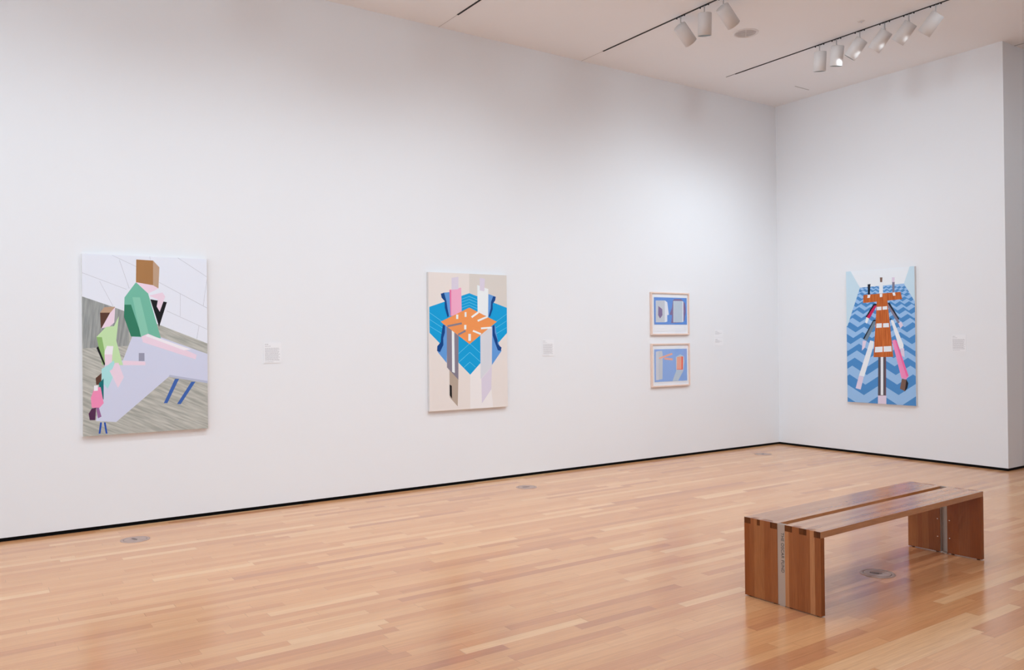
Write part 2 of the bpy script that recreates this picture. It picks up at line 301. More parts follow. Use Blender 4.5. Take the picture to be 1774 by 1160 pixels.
 ('z_dark', [(1.945,1.827),(2.034,1.879),(2.066,1.827),(1.969,1.770)]),
 ('z_dark', [(2.034,1.879),(2.121,1.822),(2.160,1.765),(2.066,1.827)]),
 ('z_dark', [(2.121,1.822),(2.208,1.873),(2.254,1.822),(2.160,1.765)]),
 ('z_dark', [(2.208,1.873),(2.292,1.817),(2.345,1.761),(2.254,1.822)]),
 ('z_dark', [(2.292,1.817),(2.376,1.868),(2.437,1.817),(2.345,1.761)]),
 ('z_dark', [(2.376,1.868),(2.458,1.812),(2.525,1.757),(2.437,1.817)]),
 ('z_dark', [(2.458,1.812),(2.540,1.863),(2.614,1.812),(2.525,1.757)]),
 ('z_dark', [(2.540,1.863),(2.620,1.808),(2.700,1.753),(2.614,1.812)]),
 ('z_dark', [(2.620,1.808),(2.700,1.858),(2.786,1.807),(2.700,1.753)]),
 ('z_dark', [(2.700,1.858),(2.778,1.804),(2.870,1.749),(2.786,1.807)]),
 ('z_dark', [(2.778,1.804),(2.856,1.853),(2.953,1.802),(2.870,1.749)]),
 ('z_dark', [(-0.088,1.823),(0.052,1.744),(-0.119,1.669),(-0.275,1.756)]),
 ('z_dark', [(0.052,1.744),(0.192,1.816),(0.037,1.750),(-0.119,1.669)]),
 ('z_dark', [(0.192,1.816),(0.327,1.739),(0.188,1.665),(0.037,1.750)]),
 ('z_dark', [(0.327,1.739),(0.461,1.810),(0.337,1.744),(0.188,1.665)]),
 ('z_dark', [(0.461,1.810),(0.591,1.734),(0.482,1.661),(0.337,1.744)]),
 ('z_dark', [(0.591,1.734),(0.721,1.804),(0.625,1.739),(0.482,1.661)]),
 ('z_dark', [(0.721,1.804),(0.846,1.729),(0.764,1.657),(0.625,1.739)]),
 ('z_dark', [(0.846,1.729),(0.971,1.798),(0.902,1.734),(0.764,1.657)]),
 ('z_dark', [(0.971,1.798),(1.092,1.725),(1.035,1.654),(0.902,1.734)]),
 ('z_dark', [(1.092,1.725),(1.213,1.792),(1.168,1.728),(1.035,1.654)]),
 ('z_dark', [(1.213,1.792),(1.330,1.720),(1.296,1.651),(1.168,1.728)]),
 ('z_dark', [(1.330,1.720),(1.446,1.787),(1.424,1.724),(1.296,1.651)]),
 ('z_dark', [(1.446,1.787),(1.559,1.716),(1.548,1.647),(1.424,1.724)]),
 ('z_dark', [(1.559,1.716),(1.672,1.781),(1.671,1.719),(1.548,1.647)]),
 ('z_dark', [(1.672,1.781),(1.780,1.712),(1.790,1.644),(1.671,1.719)]),
 ('z_dark', [(1.780,1.712),(1.889,1.776),(1.908,1.714),(1.790,1.644)]),
 ('z_dark', [(1.889,1.776),(1.995,1.708),(2.023,1.641),(1.908,1.714)]),
 ('z_dark', [(1.995,1.708),(2.100,1.771),(2.137,1.710),(2.023,1.641)]),
 ('z_dark', [(2.100,1.771),(2.202,1.704),(2.248,1.638),(2.137,1.710)]),
 ('z_dark', [(2.202,1.704),(2.304,1.766),(2.358,1.706),(2.248,1.638)]),
 ('z_dark', [(2.304,1.766),(2.403,1.700),(2.465,1.635),(2.358,1.706)]),
 ('z_dark', [(2.403,1.700),(2.502,1.762),(2.572,1.702),(2.465,1.635)]),
 ('z_dark', [(2.502,1.762),(2.597,1.697),(2.675,1.632),(2.572,1.702)]),
 ('z_dark', [(2.597,1.697),(2.693,1.757),(2.778,1.698),(2.675,1.632)]),
 ('z_dark', [(2.693,1.757),(2.785,1.693),(2.878,1.629),(2.778,1.698)]),
 ('z_dark', [(2.785,1.693),(2.878,1.753),(2.978,1.694),(2.878,1.629)]),
 ('z_dark', [(2.878,1.753),(2.968,1.690),(3.074,1.627),(2.978,1.694)]),
 ('z_dark', [(2.968,1.690),(3.058,1.748),(3.170,1.691),(3.074,1.627)]),
 ('z_dark', [(-0.485,1.681),(-0.309,1.586),(-0.523,1.492),(-0.721,1.596)]),
 ('z_dark', [(-0.309,1.586),(-0.135,1.676),(-0.327,1.593),(-0.523,1.492)]),
 ('z_dark', [(-0.135,1.676),(0.033,1.583),(-0.140,1.491),(-0.327,1.593)]),
 ('z_dark', [(0.033,1.583),(0.200,1.671),(0.047,1.590),(-0.140,1.491)]),
 ('z_dark', [(0.200,1.671),(0.360,1.581),(0.225,1.491),(0.047,1.590)]),
 ('z_dark', [(0.360,1.581),(0.520,1.667),(0.402,1.587),(0.225,1.491)]),
 ('z_dark', [(0.520,1.667),(0.673,1.578),(0.573,1.490),(0.402,1.587)]),
 ('z_dark', [(0.673,1.578),(0.826,1.663),(0.741,1.584),(0.573,1.490)]),
 ('z_dark', [(0.826,1.663),(0.973,1.576),(0.904,1.490),(0.741,1.584)]),
 ('z_dark', [(0.973,1.576),(1.119,1.659),(1.065,1.582),(0.904,1.490)]),
 ('z_dark', [(1.119,1.659),(1.260,1.574),(1.220,1.490),(1.065,1.582)]),
 ('z_dark', [(1.260,1.574),(1.400,1.655),(1.374,1.579),(1.220,1.490)]),
 ('z_dark', [(1.400,1.655),(1.535,1.572),(1.522,1.489),(1.374,1.579)]),
 ('z_dark', [(1.535,1.572),(1.670,1.651),(1.669,1.577),(1.522,1.489)]),
 ('z_dark', [(1.670,1.651),(1.800,1.570),(1.810,1.489),(1.669,1.577)]),
 ('z_dark', [(1.800,1.570),(1.929,1.647),(1.951,1.575),(1.810,1.489)]),
 ('z_dark', [(1.929,1.647),(2.053,1.568),(2.087,1.488),(1.951,1.575)]),
 ('z_dark', [(2.053,1.568),(2.178,1.644),(2.222,1.572),(2.087,1.488)]),
 ('z_dark', [(2.178,1.644),(2.298,1.566),(2.351,1.488),(2.222,1.572)]),
 ('z_dark', [(2.298,1.566),(2.417,1.641),(2.481,1.570),(2.351,1.488)]),
 ('z_dark', [(2.417,1.641),(2.533,1.564),(2.605,1.488),(2.481,1.570)]),
 ('z_dark', [(2.533,1.564),(2.648,1.638),(2.730,1.568),(2.605,1.488)]),
 ('z_dark', [(2.648,1.638),(2.759,1.562),(2.849,1.488),(2.730,1.568)]),
 ('z_dark', [(2.759,1.562),(2.870,1.635),(2.968,1.566),(2.849,1.488)]),
 ('z_dark', [(2.870,1.635),(2.977,1.561),(3.083,1.487),(2.968,1.566)]),
 ('z_dark', [(2.977,1.561),(3.084,1.632),(3.198,1.565),(3.083,1.487)]),
 ('z_dark', [(3.084,1.632),(3.187,1.559),(3.308,1.487),(3.198,1.565)]),
 ('z_dark', [(3.187,1.559),(3.290,1.629),(3.419,1.563),(3.308,1.487)]),
 ('z_dark', [(-0.987,1.500),(-0.764,1.387),(-1.035,1.268),(-1.288,1.392)]),
 ('z_dark', [(-0.764,1.387),(-0.543,1.500),(-0.787,1.395),(-1.035,1.268)]),
 ('z_dark', [(-0.543,1.500),(-0.333,1.389),(-0.549,1.274),(-0.787,1.395)]),
 ('z_dark', [(-0.333,1.389),(-0.124,1.499),(-0.316,1.397),(-0.549,1.274)]),
 ('z_dark', [(-0.124,1.499),(0.075,1.391),(-0.093,1.280),(-0.316,1.397)]),
 ('z_dark', [(0.075,1.391),(0.272,1.498),(0.127,1.399),(-0.093,1.280)]),
 ('z_dark', [(0.272,1.498),(0.461,1.393),(0.337,1.285),(0.127,1.399)]),
 ('z_dark', [(0.461,1.393),(0.648,1.498),(0.545,1.401),(0.337,1.285)]),
 ('z_dark', [(0.648,1.498),(0.828,1.395),(0.743,1.290),(0.545,1.401)]),
 ('z_dark', [(0.828,1.395),(1.005,1.497),(0.940,1.403),(0.743,1.290)]),
 ('z_dark', [(1.005,1.497),(1.176,1.397),(1.127,1.296),(0.940,1.403)]),
 ('z_dark', [(1.176,1.397),(1.345,1.496),(1.313,1.405),(1.127,1.296)]),
 ('z_dark', [(1.345,1.496),(1.507,1.399),(1.490,1.300),(1.313,1.405)]),
 ('z_dark', [(1.507,1.399),(1.668,1.496),(1.666,1.407),(1.490,1.300)]),
 ('z_dark', [(1.668,1.496),(1.822,1.401),(1.835,1.305),(1.666,1.407)]),
 ('z_dark', [(1.822,1.401),(1.975,1.495),(2.002,1.409),(1.835,1.305)]),
 ('z_dark', [(1.975,1.495),(2.123,1.402),(2.162,1.309),(2.002,1.409)]),
 ('z_dark', [(2.123,1.402),(2.269,1.494),(2.321,1.410),(2.162,1.309)]),
 ('z_dark', [(2.269,1.494),(2.410,1.404),(2.473,1.313),(2.321,1.410)]),
 ('z_dark', [(2.410,1.404),(2.550,1.494),(2.624,1.412),(2.473,1.313)]),
 ('z_dark', [(2.550,1.494),(2.684,1.405),(2.768,1.317),(2.624,1.412)]),
 ('z_dark', [(2.684,1.405),(2.818,1.494),(2.912,1.413),(2.768,1.317)]),
 ('z_dark', [(2.818,1.494),(2.946,1.407),(3.050,1.320),(2.912,1.413)]),
 ('z_dark', [(2.946,1.407),(3.074,1.493),(3.188,1.415),(3.050,1.320)]),
 ('z_dark', [(3.074,1.493),(3.197,1.408),(3.319,1.324),(3.188,1.415)]),
 ('z_dark', [(3.197,1.408),(3.320,1.493),(3.450,1.416),(3.319,1.324)]),
 ('z_dark', [(3.320,1.493),(3.438,1.410),(3.576,1.327),(3.450,1.416)]),
 ('z_dark', [(3.438,1.410),(3.556,1.492),(3.701,1.417),(3.576,1.327)]),
 ('z_dark', [(-1.630,1.270),(-1.343,1.133),(-1.693,0.979),(-2.021,1.129)]),
 ('z_dark', [(-1.343,1.133),(-1.061,1.277),(-1.372,1.143),(-1.693,0.979)]),
 ('z_dark', [(-1.061,1.277),(-0.793,1.144),(-1.069,0.998),(-1.372,1.143)]),
 ('z_dark', [(-0.793,1.144),(-0.531,1.283),(-0.772,1.155),(-1.069,0.998)]),
 ('z_dark', [(-0.531,1.283),(-0.280,1.155),(-0.491,1.015),(-0.772,1.155)]),
 ('z_dark', [(-0.280,1.155),(-0.034,1.289),(-0.215,1.166),(-0.491,1.015)]),
 ('z_dark', [(-0.034,1.289),(0.200,1.165),(0.047,1.032),(-0.215,1.166)]),
 ('z_dark', [(0.200,1.165),(0.430,1.295),(0.303,1.177),(0.047,1.032)]),
 ('z_dark', [(0.430,1.295),(0.650,1.175),(0.547,1.046),(0.303,1.177)]),
 ('z_dark', [(0.650,1.175),(0.867,1.300),(0.787,1.187),(0.547,1.046)]),
 ('z_dark', [(0.867,1.300),(1.074,1.184),(1.015,1.060),(0.787,1.187)]),
 ('z_dark', [(1.074,1.184),(1.278,1.306),(1.240,1.196),(1.015,1.060)]),
 ('z_dark', [(1.278,1.306),(1.473,1.192),(1.453,1.074),(1.240,1.196)]),
 ('z_dark', [(1.473,1.192),(1.665,1.310),(1.663,1.205),(1.453,1.074)]),
 ('z_dark', [(1.665,1.310),(1.849,1.200),(1.864,1.086),(1.663,1.205)]),
 ('z_dark', [(1.849,1.200),(2.030,1.315),(2.062,1.213),(1.864,1.086)]),
 ('z_dark', [(2.030,1.315),(2.204,1.207),(2.250,1.097),(2.062,1.213)]),
 ('z_dark', [(2.204,1.207),(2.376,1.319),(2.436,1.220),(2.250,1.097)]),
 ('z_dark', [(2.376,1.319),(2.541,1.214),(2.614,1.108),(2.436,1.220)]),
 ('z_dark', [(2.541,1.214),(2.704,1.323),(2.789,1.228),(2.614,1.108)]),
 ('z_dark', [(2.704,1.323),(2.859,1.221),(2.957,1.119),(2.789,1.228)]),
 ('z_dark', [(2.859,1.221),(3.014,1.327),(3.123,1.234),(2.957,1.119)]),
 ('z_dark', [(3.014,1.327),(3.162,1.228),(3.281,1.128),(3.123,1.234)]),
 ('z_dark', [(3.162,1.228),(3.309,1.331),(3.438,1.241),(3.281,1.128)]),
 ('z_dark', [(3.309,1.331),(3.449,1.234),(3.588,1.138),(3.438,1.241)]),
 ('z_dark', [(3.449,1.234),(3.589,1.334),(3.737,1.247),(3.588,1.138)]),
 ('z_dark', [(3.589,1.334),(3.723,1.240),(3.879,1.146),(3.737,1.247)]),
 ('z_dark', [(3.723,1.240),(3.856,1.337),(4.020,1.253),(3.879,1.146)]),
 ('z_dark', [(-2.469,0.968),(-2.092,0.804),(-2.551,0.603),(-2.987,0.783)]),
 ('z_dark', [(-2.092,0.804),(-1.726,0.990),(-2.131,0.816),(-2.551,0.603)]),
 ('z_dark', [(-1.726,0.990),(-1.381,0.832),(-1.736,0.644),(-2.131,0.816)]),
 ('z_dark', [(-1.381,0.832),(-1.045,1.010),(-1.353,0.846),(-1.736,0.644)]),
 ('z_dark', [(-1.045,1.010),(-0.727,0.858),(-0.994,0.681),(-1.353,0.846)]),
 ('z_dark', [(-0.727,0.858),(-0.417,1.028),(-0.644,0.874),(-0.994,0.681)]),
 ('z_dark', [(-0.417,1.028),(-0.124,0.882),(-0.316,0.715),(-0.644,0.874)]),
 ('z_dark', [(-0.124,0.882),(0.162,1.045),(0.005,0.899),(-0.316,0.715)]),
 ('z_dark', [(0.162,1.045),(0.433,0.904),(0.307,0.747),(0.005,0.899)]),
 ('z_dark', [(0.433,0.904),(0.699,1.061),(0.601,0.922),(0.307,0.747)]),
 ('z_dark', [(0.699,1.061),(0.951,0.925),(0.879,0.775),(0.601,0.922)]),
 ('z_dark', [(0.951,0.925),(1.198,1.076),(1.151,0.943),(0.879,0.775)]),
 ('z_dark', [(1.198,1.076),(1.432,0.944),(1.408,0.802),(1.151,0.943)]),
 ('z_dark', [(1.432,0.944),(1.662,1.089),(1.660,0.963),(1.408,0.802)]),
 ('z_dark', [(1.662,1.089),(1.881,0.962),(1.899,0.827),(1.660,0.963)]),
 ('z_dark', [(1.881,0.962),(2.096,1.102),(2.132,0.982),(1.899,0.827)]),
 ('z_dark', [(2.096,1.102),(2.300,0.978),(2.354,0.849),(2.132,0.982)]),
 ('z_dark', [(2.300,0.978),(2.501,1.114),(2.572,0.999),(2.354,0.849)]),
 ('z_dark', [(2.501,1.114),(2.693,0.994),(2.778,0.871),(2.572,0.999)]),
 ('z_dark', [(2.693,0.994),(2.882,1.125),(2.981,1.015),(2.778,0.871)]),
 ('z_dark', [(2.882,1.125),(3.062,1.009),(3.174,0.891),(2.981,1.015)]),
 ('z_dark', [(3.062,1.009),(3.240,1.135),(3.365,1.030),(3.174,0.891)]),
 ('z_dark', [(3.240,1.135),(3.409,1.022),(3.545,0.909),(3.365,1.030)]),
 ('z_dark', [(3.409,1.022),(3.576,1.145),(3.723,1.043),(3.545,0.909)]),
 ('z_dark', [(3.576,1.145),(3.736,1.035),(3.893,0.927),(3.723,1.043)]),
 ('z_dark', [(3.736,1.035),(3.894,1.155),(4.060,1.056),(3.893,0.927)]),
 ('z_dark', [(3.894,1.155),(4.045,1.048),(4.220,0.943),(4.060,1.056)]),
 ('z_dark', [(4.045,1.048),(4.194,1.163),(4.377,1.069),(4.220,0.943)]),
 ('z_dark', [(-3.589,0.566),(-3.082,0.370),(-3.700,0.099),(-4.295,0.313)]),
 ('z_dark', [(-3.082,0.370),(-2.596,0.616),(-3.134,0.384),(-3.700,0.099)]),
 ('z_dark', [(-2.596,0.616),(-2.142,0.428),(-2.608,0.181),(-3.134,0.384)]),
 ('z_dark', [(-2.142,0.428),(-1.705,0.659),(-2.106,0.446),(-2.608,0.181)]),
 ('z_dark', [(-1.705,0.659),(-1.296,0.481),(-1.639,0.253),(-2.106,0.446)]),
 ('z_dark', [(-1.296,0.481),(-0.900,0.699),(-1.190,0.502),(-1.639,0.253)]),
 ('z_dark', [(-0.900,0.699),(-0.530,0.528),(-0.771,0.317),(-1.190,0.502)]),
 ('z_dark', [(-0.530,0.528),(-0.171,0.735),(-0.368,0.552),(-0.771,0.317)]),
 ('z_dark', [(-0.171,0.735),(0.166,0.571),(0.009,0.375),(-0.368,0.552)]),
 ('z_dark', [(0.166,0.571),(0.493,0.768),(0.373,0.597),(0.009,0.375)]),
 ('z_dark', [(0.493,0.768),(0.801,0.610),(0.714,0.428),(0.373,0.597)]),
 ('z_dark', [(0.801,0.610),(1.100,0.798),(1.044,0.638),(0.714,0.428)]),
 ('z_dark', [(1.100,0.798),(1.383,0.646),(1.355,0.475),(1.044,0.638)]),
 ('z_dark', [(1.383,0.646),(1.658,0.826),(1.656,0.675),(1.355,0.475)]),
 ('z_dark', [(1.658,0.826),(1.918,0.679),(1.940,0.519),(1.656,0.675)]),
 ('z_dark', [(1.918,0.679),(2.172,0.851),(2.216,0.709),(1.940,0.519)]),
 ('z_dark', [(2.172,0.851),(2.412,0.710),(2.476,0.559),(2.216,0.709)]),
 ('z_dark', [(2.412,0.710),(2.647,0.874),(2.729,0.741),(2.476,0.559)]),
 ('z_dark', [(2.647,0.874),(2.870,0.738),(2.969,0.596),(2.729,0.741)]),
 ('z_dark', [(2.870,0.738),(3.088,0.896),(3.202,0.769),(2.969,0.596)]),
 ('z_dark', [(3.088,0.896),(3.295,0.764),(3.423,0.629),(3.202,0.769)]),
 ('z_dark', [(3.295,0.764),(3.498,0.916),(3.640,0.796),(3.423,0.629)]),
 ('z_dark', [(3.498,0.916),(3.690,0.789),(3.844,0.661),(3.640,0.796)]),
 ('z_dark', [(3.690,0.789),(3.880,0.935),(4.045,0.821),(3.844,0.661)]),
 ('z_dark', [(3.880,0.935),(4.059,0.811),(4.235,0.690),(4.045,0.821)]),
 ('z_dark', [(4.059,0.811),(4.236,0.953),(4.422,0.844),(4.235,0.690)]),
 ('z_dark', [(4.236,0.953),(4.404,0.833),(4.599,0.717),(4.422,0.844)]),
 ('z_dark', [(4.404,0.833),(4.570,0.969),(4.773,0.865),(4.599,0.717)]),
 ('z_dark', [(-5.131,0.013),(-4.426,-0.219),(-5.287,-0.596),(-6.131,-0.346)]),
 ('z_dark', [(-4.426,-0.219),(-3.761,0.114),(-4.497,-0.204),(-5.287,-0.596)]),
 ('z_dark', [(-3.761,0.114),(-3.148,-0.106),(-3.778,-0.440),(-4.497,-0.204)]),
 ('z_dark', [(-3.148,-0.106),(-2.567,0.201),(-3.100,-0.082),(-3.778,-0.440)]),
 ('z_dark', [(-2.567,0.201),(-2.030,-0.007),(-2.480,-0.306),(-3.100,-0.082)]),
 ('z_dark', [(-2.030,-0.007),(-1.518,0.278),(-1.893,0.023),(-2.480,-0.306)]),
 ('z_dark', [(-1.518,0.278),(-1.044,0.080),(-1.352,-0.190),(-1.893,0.023)]),
 ('z_dark', [(-1.044,0.080),(-0.589,0.346),(-0.838,0.115),(-1.352,-0.190)]),
 ('z_dark', [(-0.589,0.346),(-0.167,0.157),(-0.363,-0.088),(-0.838,0.115)]),
 ('z_dark', [(-0.167,0.157),(0.239,0.407),(0.090,0.196),(-0.363,-0.088)]),
 ('z_dark', [(0.239,0.407),(0.618,0.226),(0.511,0.003),(0.090,0.196)]),
 ('z_dark', [(0.618,0.226),(0.983,0.462),(0.915,0.268),(0.511,0.003)]),
 ('z_dark', [(0.983,0.462),(1.324,0.288),(1.290,0.083),(0.915,0.268)]),
 ('z_dark', [(1.324,0.288),(1.654,0.511),(1.651,0.332),(1.290,0.083)]),
 ('z_dark', [(1.654,0.511),(1.963,0.345),(1.988,0.155),(1.651,0.332)]),
 ('z_dark', [(1.963,0.345),(2.263,0.556),(2.313,0.389),(1.988,0.155)]),
 ('z_dark', [(2.263,0.556),(2.544,0.396),(2.617,0.220),(2.313,0.389)]),
 ('z_dark', [(2.544,0.396),(2.817,0.596),(2.912,0.442),(2.617,0.220)]),
 ('z_dark', [(2.817,0.596),(3.074,0.443),(3.187,0.279),(2.912,0.442)]),
 ('z_dark', [(3.074,0.443),(3.325,0.634),(3.455,0.489),(3.187,0.279)]),
 ('z_dark', [(3.325,0.634),(3.560,0.485),(3.706,0.332),(3.455,0.489)]),
 ('z_dark', [(3.560,0.485),(3.791,0.668),(3.951,0.532),(3.706,0.332)]),
 ('z_dark', [(3.791,0.668),(4.008,0.525),(4.181,0.381),(3.951,0.532)]),
 ('z_dark', [(4.008,0.525),(4.220,0.699),(4.405,0.572),(4.181,0.381)]),
 ('z_dark', [(4.220,0.699),(4.420,0.561),(4.616,0.426),(4.405,0.572)]),
 ('z_dark', [(4.420,0.561),(4.617,0.729),(4.822,0.608),(4.616,0.426)]),
 ('z_dark', [(4.617,0.729),(4.803,0.595),(5.016,0.468),(4.822,0.608)]),
 ('z_dark', [(4.803,0.595),(4.985,0.756),(5.207,0.641),(5.016,0.468)]),
 ('z_white', [(1.111,2.539),(2.214,2.524),(2.211,2.267),(1.990,2.272),(1.370,2.255),(1.108,2.270)]),
 ('z_pale', [(1.111,2.520),(1.234,2.486),(1.370,2.255),(1.175,1.739),(1.100,1.731)]),
 ('z_pale', [(2.071,2.491),(2.214,2.506),(2.207,1.993),(2.138,2.023),(1.990,2.272)]),
 ('z_dgrey', [(1.622,1.321),(1.732,1.322),(1.725,0.809),(1.611,0.803)]),
 ('z_white', [(1.657,1.321),(1.693,1.321),(1.686,0.816),(1.650,0.815)]),
 ('z_plum', [(1.716,1.322),(1.732,1.322),(1.725,0.809),(1.709,0.808)]),
 ('z_lilac', [(1.611,0.807),(1.729,0.813),(1.727,0.686),(1.609,0.692)]),
 ('z_mag', [(1.570,2.020),(1.615,2.008),(1.507,1.835),(1.452,1.852)]),
 ('z_black', [(1.564,2.027),(1.612,2.025),(1.611,2.007),(1.575,2.004),(1.460,1.848),(1.446,1.856)]),
 ('z_white', [(1.457,1.855),(1.497,1.835),(1.466,1.765),(1.439,1.784)]),
 ('z_grey', [(1.776,2.029),(1.805,2.010),(1.926,1.773),(1.903,1.755),(1.760,1.993)]),
 ('z_black', [(1.761,2.034),(1.792,2.032),(1.923,1.815),(1.908,1.810)]),
 ('z_lilac', [(1.907,1.761),(1.945,1.783),(1.973,1.732),(1.935,1.693)]),
 ('z_slate', [(1.547,1.797),(1.591,1.805),(1.592,1.758),(1.462,1.536),(1.412,1.559)]),
 ('z_black', [(1.561,1.815),(1.593,1.814),(1.593,1.799),(1.561,1.793),(1.422,1.555),(1.408,1.567)]),
 ('z_lilac', [(1.401,1.537),(1.456,1.536),(1.430,1.442),(1.385,1.401)]),
 ('z_white', [(1.802,1.809),(1.841,1.799),(1.975,1.480),(1.968,1.389),(1.921,1.425)]),
 ('z_black', [(1.785,1.820),(1.812,1.827),(1.816,1.812),(1.793,1.805)]),
 ('z_lilac', [(1.925,1.435),(1.982,1.435),(1.986,1.318),(1.943,1.344)]),
 ('z_white', [(1.509,1.540),(1.561,1.528),(1.556,1.461),(1.415,1.051),(1.339,1.064)]),
 ('z_lilac', [(1.339,1.064),(1.409,1.047),(1.361,0.875),(1.287,0.891)]),
 ('z_pink', [(1.818,1.534),(1.857,1.549),(2.033,1.071),(2.001,1.034),(1.939,1.050)]),
 ('z_pinkd', [(1.857,1.549),(1.881,1.534),(2.037,1.081),(2.010,1.066)]),
 ('z_brown', [(1.946,1.042),(2.010,1.030),(1.985,0.882),(1.918,0.909)]),
 ('z_black', [(2.006,1.034),(2.032,0.986),(2.018,0.923),(1.982,0.874)]),
 ('z_black', [(1.483,2.295),(1.524,2.296),(1.513,2.156),(1.485,2.158)]),
 ('z_white', [(1.480,2.364),(1.520,2.362),(1.519,2.295),(1.483,2.293)]),
 ('z_white', [(1.649,2.312),(1.702,2.313),(1.700,2.158),(1.647,2.161)]),
 ('z_brown', [(1.660,2.374),(1.696,2.372),(1.691,2.310),(1.663,2.311)]),
 ('z_grey', [(1.830,2.301),(1.865,2.302),(1.859,2.168),(1.831,2.169)]),
 ('z_lilac', [(1.827,2.363),(1.866,2.360),(1.861,2.299),(1.830,2.301)]),
 ('z_orange', [(1.420,2.154),(1.943,2.167),(1.964,2.072),(1.412,2.045)]),
 ('z_orange', [(1.612,2.059),(1.762,2.063),(1.832,1.323),(1.554,1.316)]),
 ('z_white', [(1.481,2.151),(1.521,2.152),(1.513,2.112),(1.476,2.110)]),
 ('z_white', [(1.653,2.157),(1.692,2.158),(1.690,2.114),(1.655,2.112)]),
 ('z_white', [(1.832,2.162),(1.867,2.164),(1.874,2.123),(1.843,2.121)]),
 ('z_white', [(1.613,1.986),(1.678,1.987),(1.676,1.941),(1.611,1.940)]),
 ('z_white', [(1.692,1.987),(1.757,1.990),(1.758,1.946),(1.692,1.943)]),
 ('z_white', [(1.602,1.764),(1.679,1.766),(1.677,1.709),(1.597,1.706)]),
 ('z_white', [(1.697,1.764),(1.775,1.767),(1.780,1.712),(1.696,1.710)]),
 ('z_white', [(1.580,1.452),(1.687,1.458),(1.684,1.386),(1.573,1.379)]),
 ('z_white', [(1.700,1.460),(1.807,1.465),(1.812,1.394),(1.700,1.388)]),
],
'AF1': [
 ('f_blue', [(7.603,2.140),(8.213,2.140),(8.210,1.780),(7.603,1.781)]),
 ('f_grey', [(7.631,2.097),(7.799,2.100),(7.794,1.810),(7.629,1.809)]),
 ('f_white', [(7.799,2.100),(7.845,2.077),(7.872,1.909),(7.842,1.906),(7.841,1.819),(7.794,1.810)]),
 ('f_plum', [(7.680,2.025),(7.751,1.984),(7.753,1.905),(7.709,1.859),(7.674,1.904)]),
 ('f_plum', [(7.952,2.106),(7.987,2.125),(8.109,2.124),(8.178,2.070),(8.194,1.958),(8.165,1.834),(8.121,1.809),(7.913,1.799),(7.932,1.906),(7.885,1.912),(7.934,2.011)]),
 ('f_pgrey', [(7.957,2.097),(8.130,2.100),(8.125,1.811),(7.952,1.810)]),
 ('f_white', [(8.130,2.100),(8.150,2.088),(8.146,1.821),(8.125,1.811)]),
],
'AF2': [
 ('f_blue2', [(7.603,1.453),(8.205,1.448),(8.203,1.022),(7.598,1.024)]),
 ('f_white2', [(7.625,1.421),(7.675,1.429),(7.671,1.045),(7.621,1.047)]),
 ('f_grey', [(7.675,1.429),(7.738,1.431),(7.750,1.385),(7.740,1.058),(7.671,1.048)]),
 ('f_sal', [(7.676,1.341),(7.920,1.401),(7.936,1.379),(7.694,1.323)]),
 ('f_sal', [(7.787,1.339),(7.936,1.327),(7.931,1.301),(7.769,1.318)]),
 ('f_pgrey', [(7.992,1.344),(8.079,1.379),(8.149,1.353),(8.156,1.279),(8.128,1.149),(8.030,1.023),(7.926,1.024),(7.997,1.159)]),
 ('f_sal', [(8.013,1.344),(8.100,1.351),(8.098,1.181),(8.006,1.178)]),
 ('f_sald', [(8.100,1.351),(8.131,1.346),(8.124,1.171),(8.011,1.175),(8.006,1.181),(8.098,1.181)]),
],
}

# ------------------------------------------------------------------ materials
def srgb(r, g, b):
    f = lambda c: (c/255/12.92 if c/255 <= .04045 else ((c/255+.055)/1.055)**2.4)
    return (f(r), f(g), f(b), 1)
def pbr(name, col, rough=.5, metal=0., spec=.5, coat=0.):
    m = bpy.data.materials.new(name); m.use_nodes = True
    b = m.node_tree.nodes['Principled BSDF']
    b.inputs['Base Color'].default_value = col
    b.inputs['Roughness'].default_value = rough
    b.inputs['Metallic'].default_value = metal
    b.inputs['Specular IOR Level'].default_value = spec
    b.inputs['Coat Weight'].default_value = coat
    return m
def N(m, t, **k):
    n = m.node_tree.nodes.new(t)
    for a, v in k.items(): setattr(n, a, v)
    return n
def L(m, a, b): m.node_tree.links.new(a, b)
def math_node(m, op, a, b=None):
    n = N(m, 'ShaderNodeMath', operation=op)
    for i, v in enumerate((a, b)):
        if v is None: continue
        if isinstance(v, (int, float)): n.inputs[i].default_value = v
        else: L(m, v, n.inputs[i])
    return n.outputs[0]
def ramp(m, fac, stops):
    r = N(m, 'ShaderNodeValToRGB'); L(m, fac, r.inputs[0])
    e = r.color_ramp.elements
    while len(e) < len(stops): e.new(.5)
    for i, (p, c) in enumerate(stops): e[i].position = p; e[i].color = c
    return r.outputs[0]
def mixc(m, fac, a, b, mode='MIX'):
    n = N(m, 'ShaderNodeMix', data_type='RGBA', blend_type=mode)
    for i, v in ((0, fac), (6, a), (7, b)):
        if isinstance(v, (int, float)): n.inputs[i].default_value = v
        elif isinstance(v, tuple): n.inputs[i].default_value = v
        else: L(m, v, n.inputs[i])
    return n.outputs[2]

def paint_mat(name, col, rough=.6):
    m = pbr(name, col, rough, spec=.3)
    tc = N(m, 'ShaderNodeTexCoord'); no = N(m, 'ShaderNodeTexNoise')
    no.inputs['Scale'].default_value = 90; no.inputs['Detail'].default_value = 2
    L(m, tc.outputs['Object'], no.inputs['Vector'])
    bp = N(m, 'ShaderNodeBump'); bp.inputs['Strength'].default_value = .04; bp.inputs['Distance'].default_value = .002
    L(m, no.outputs[0], bp.inputs['Height']); L(m, bp.outputs[0], m.node_tree.nodes['Principled BSDF'].inputs['Normal'])
    return m

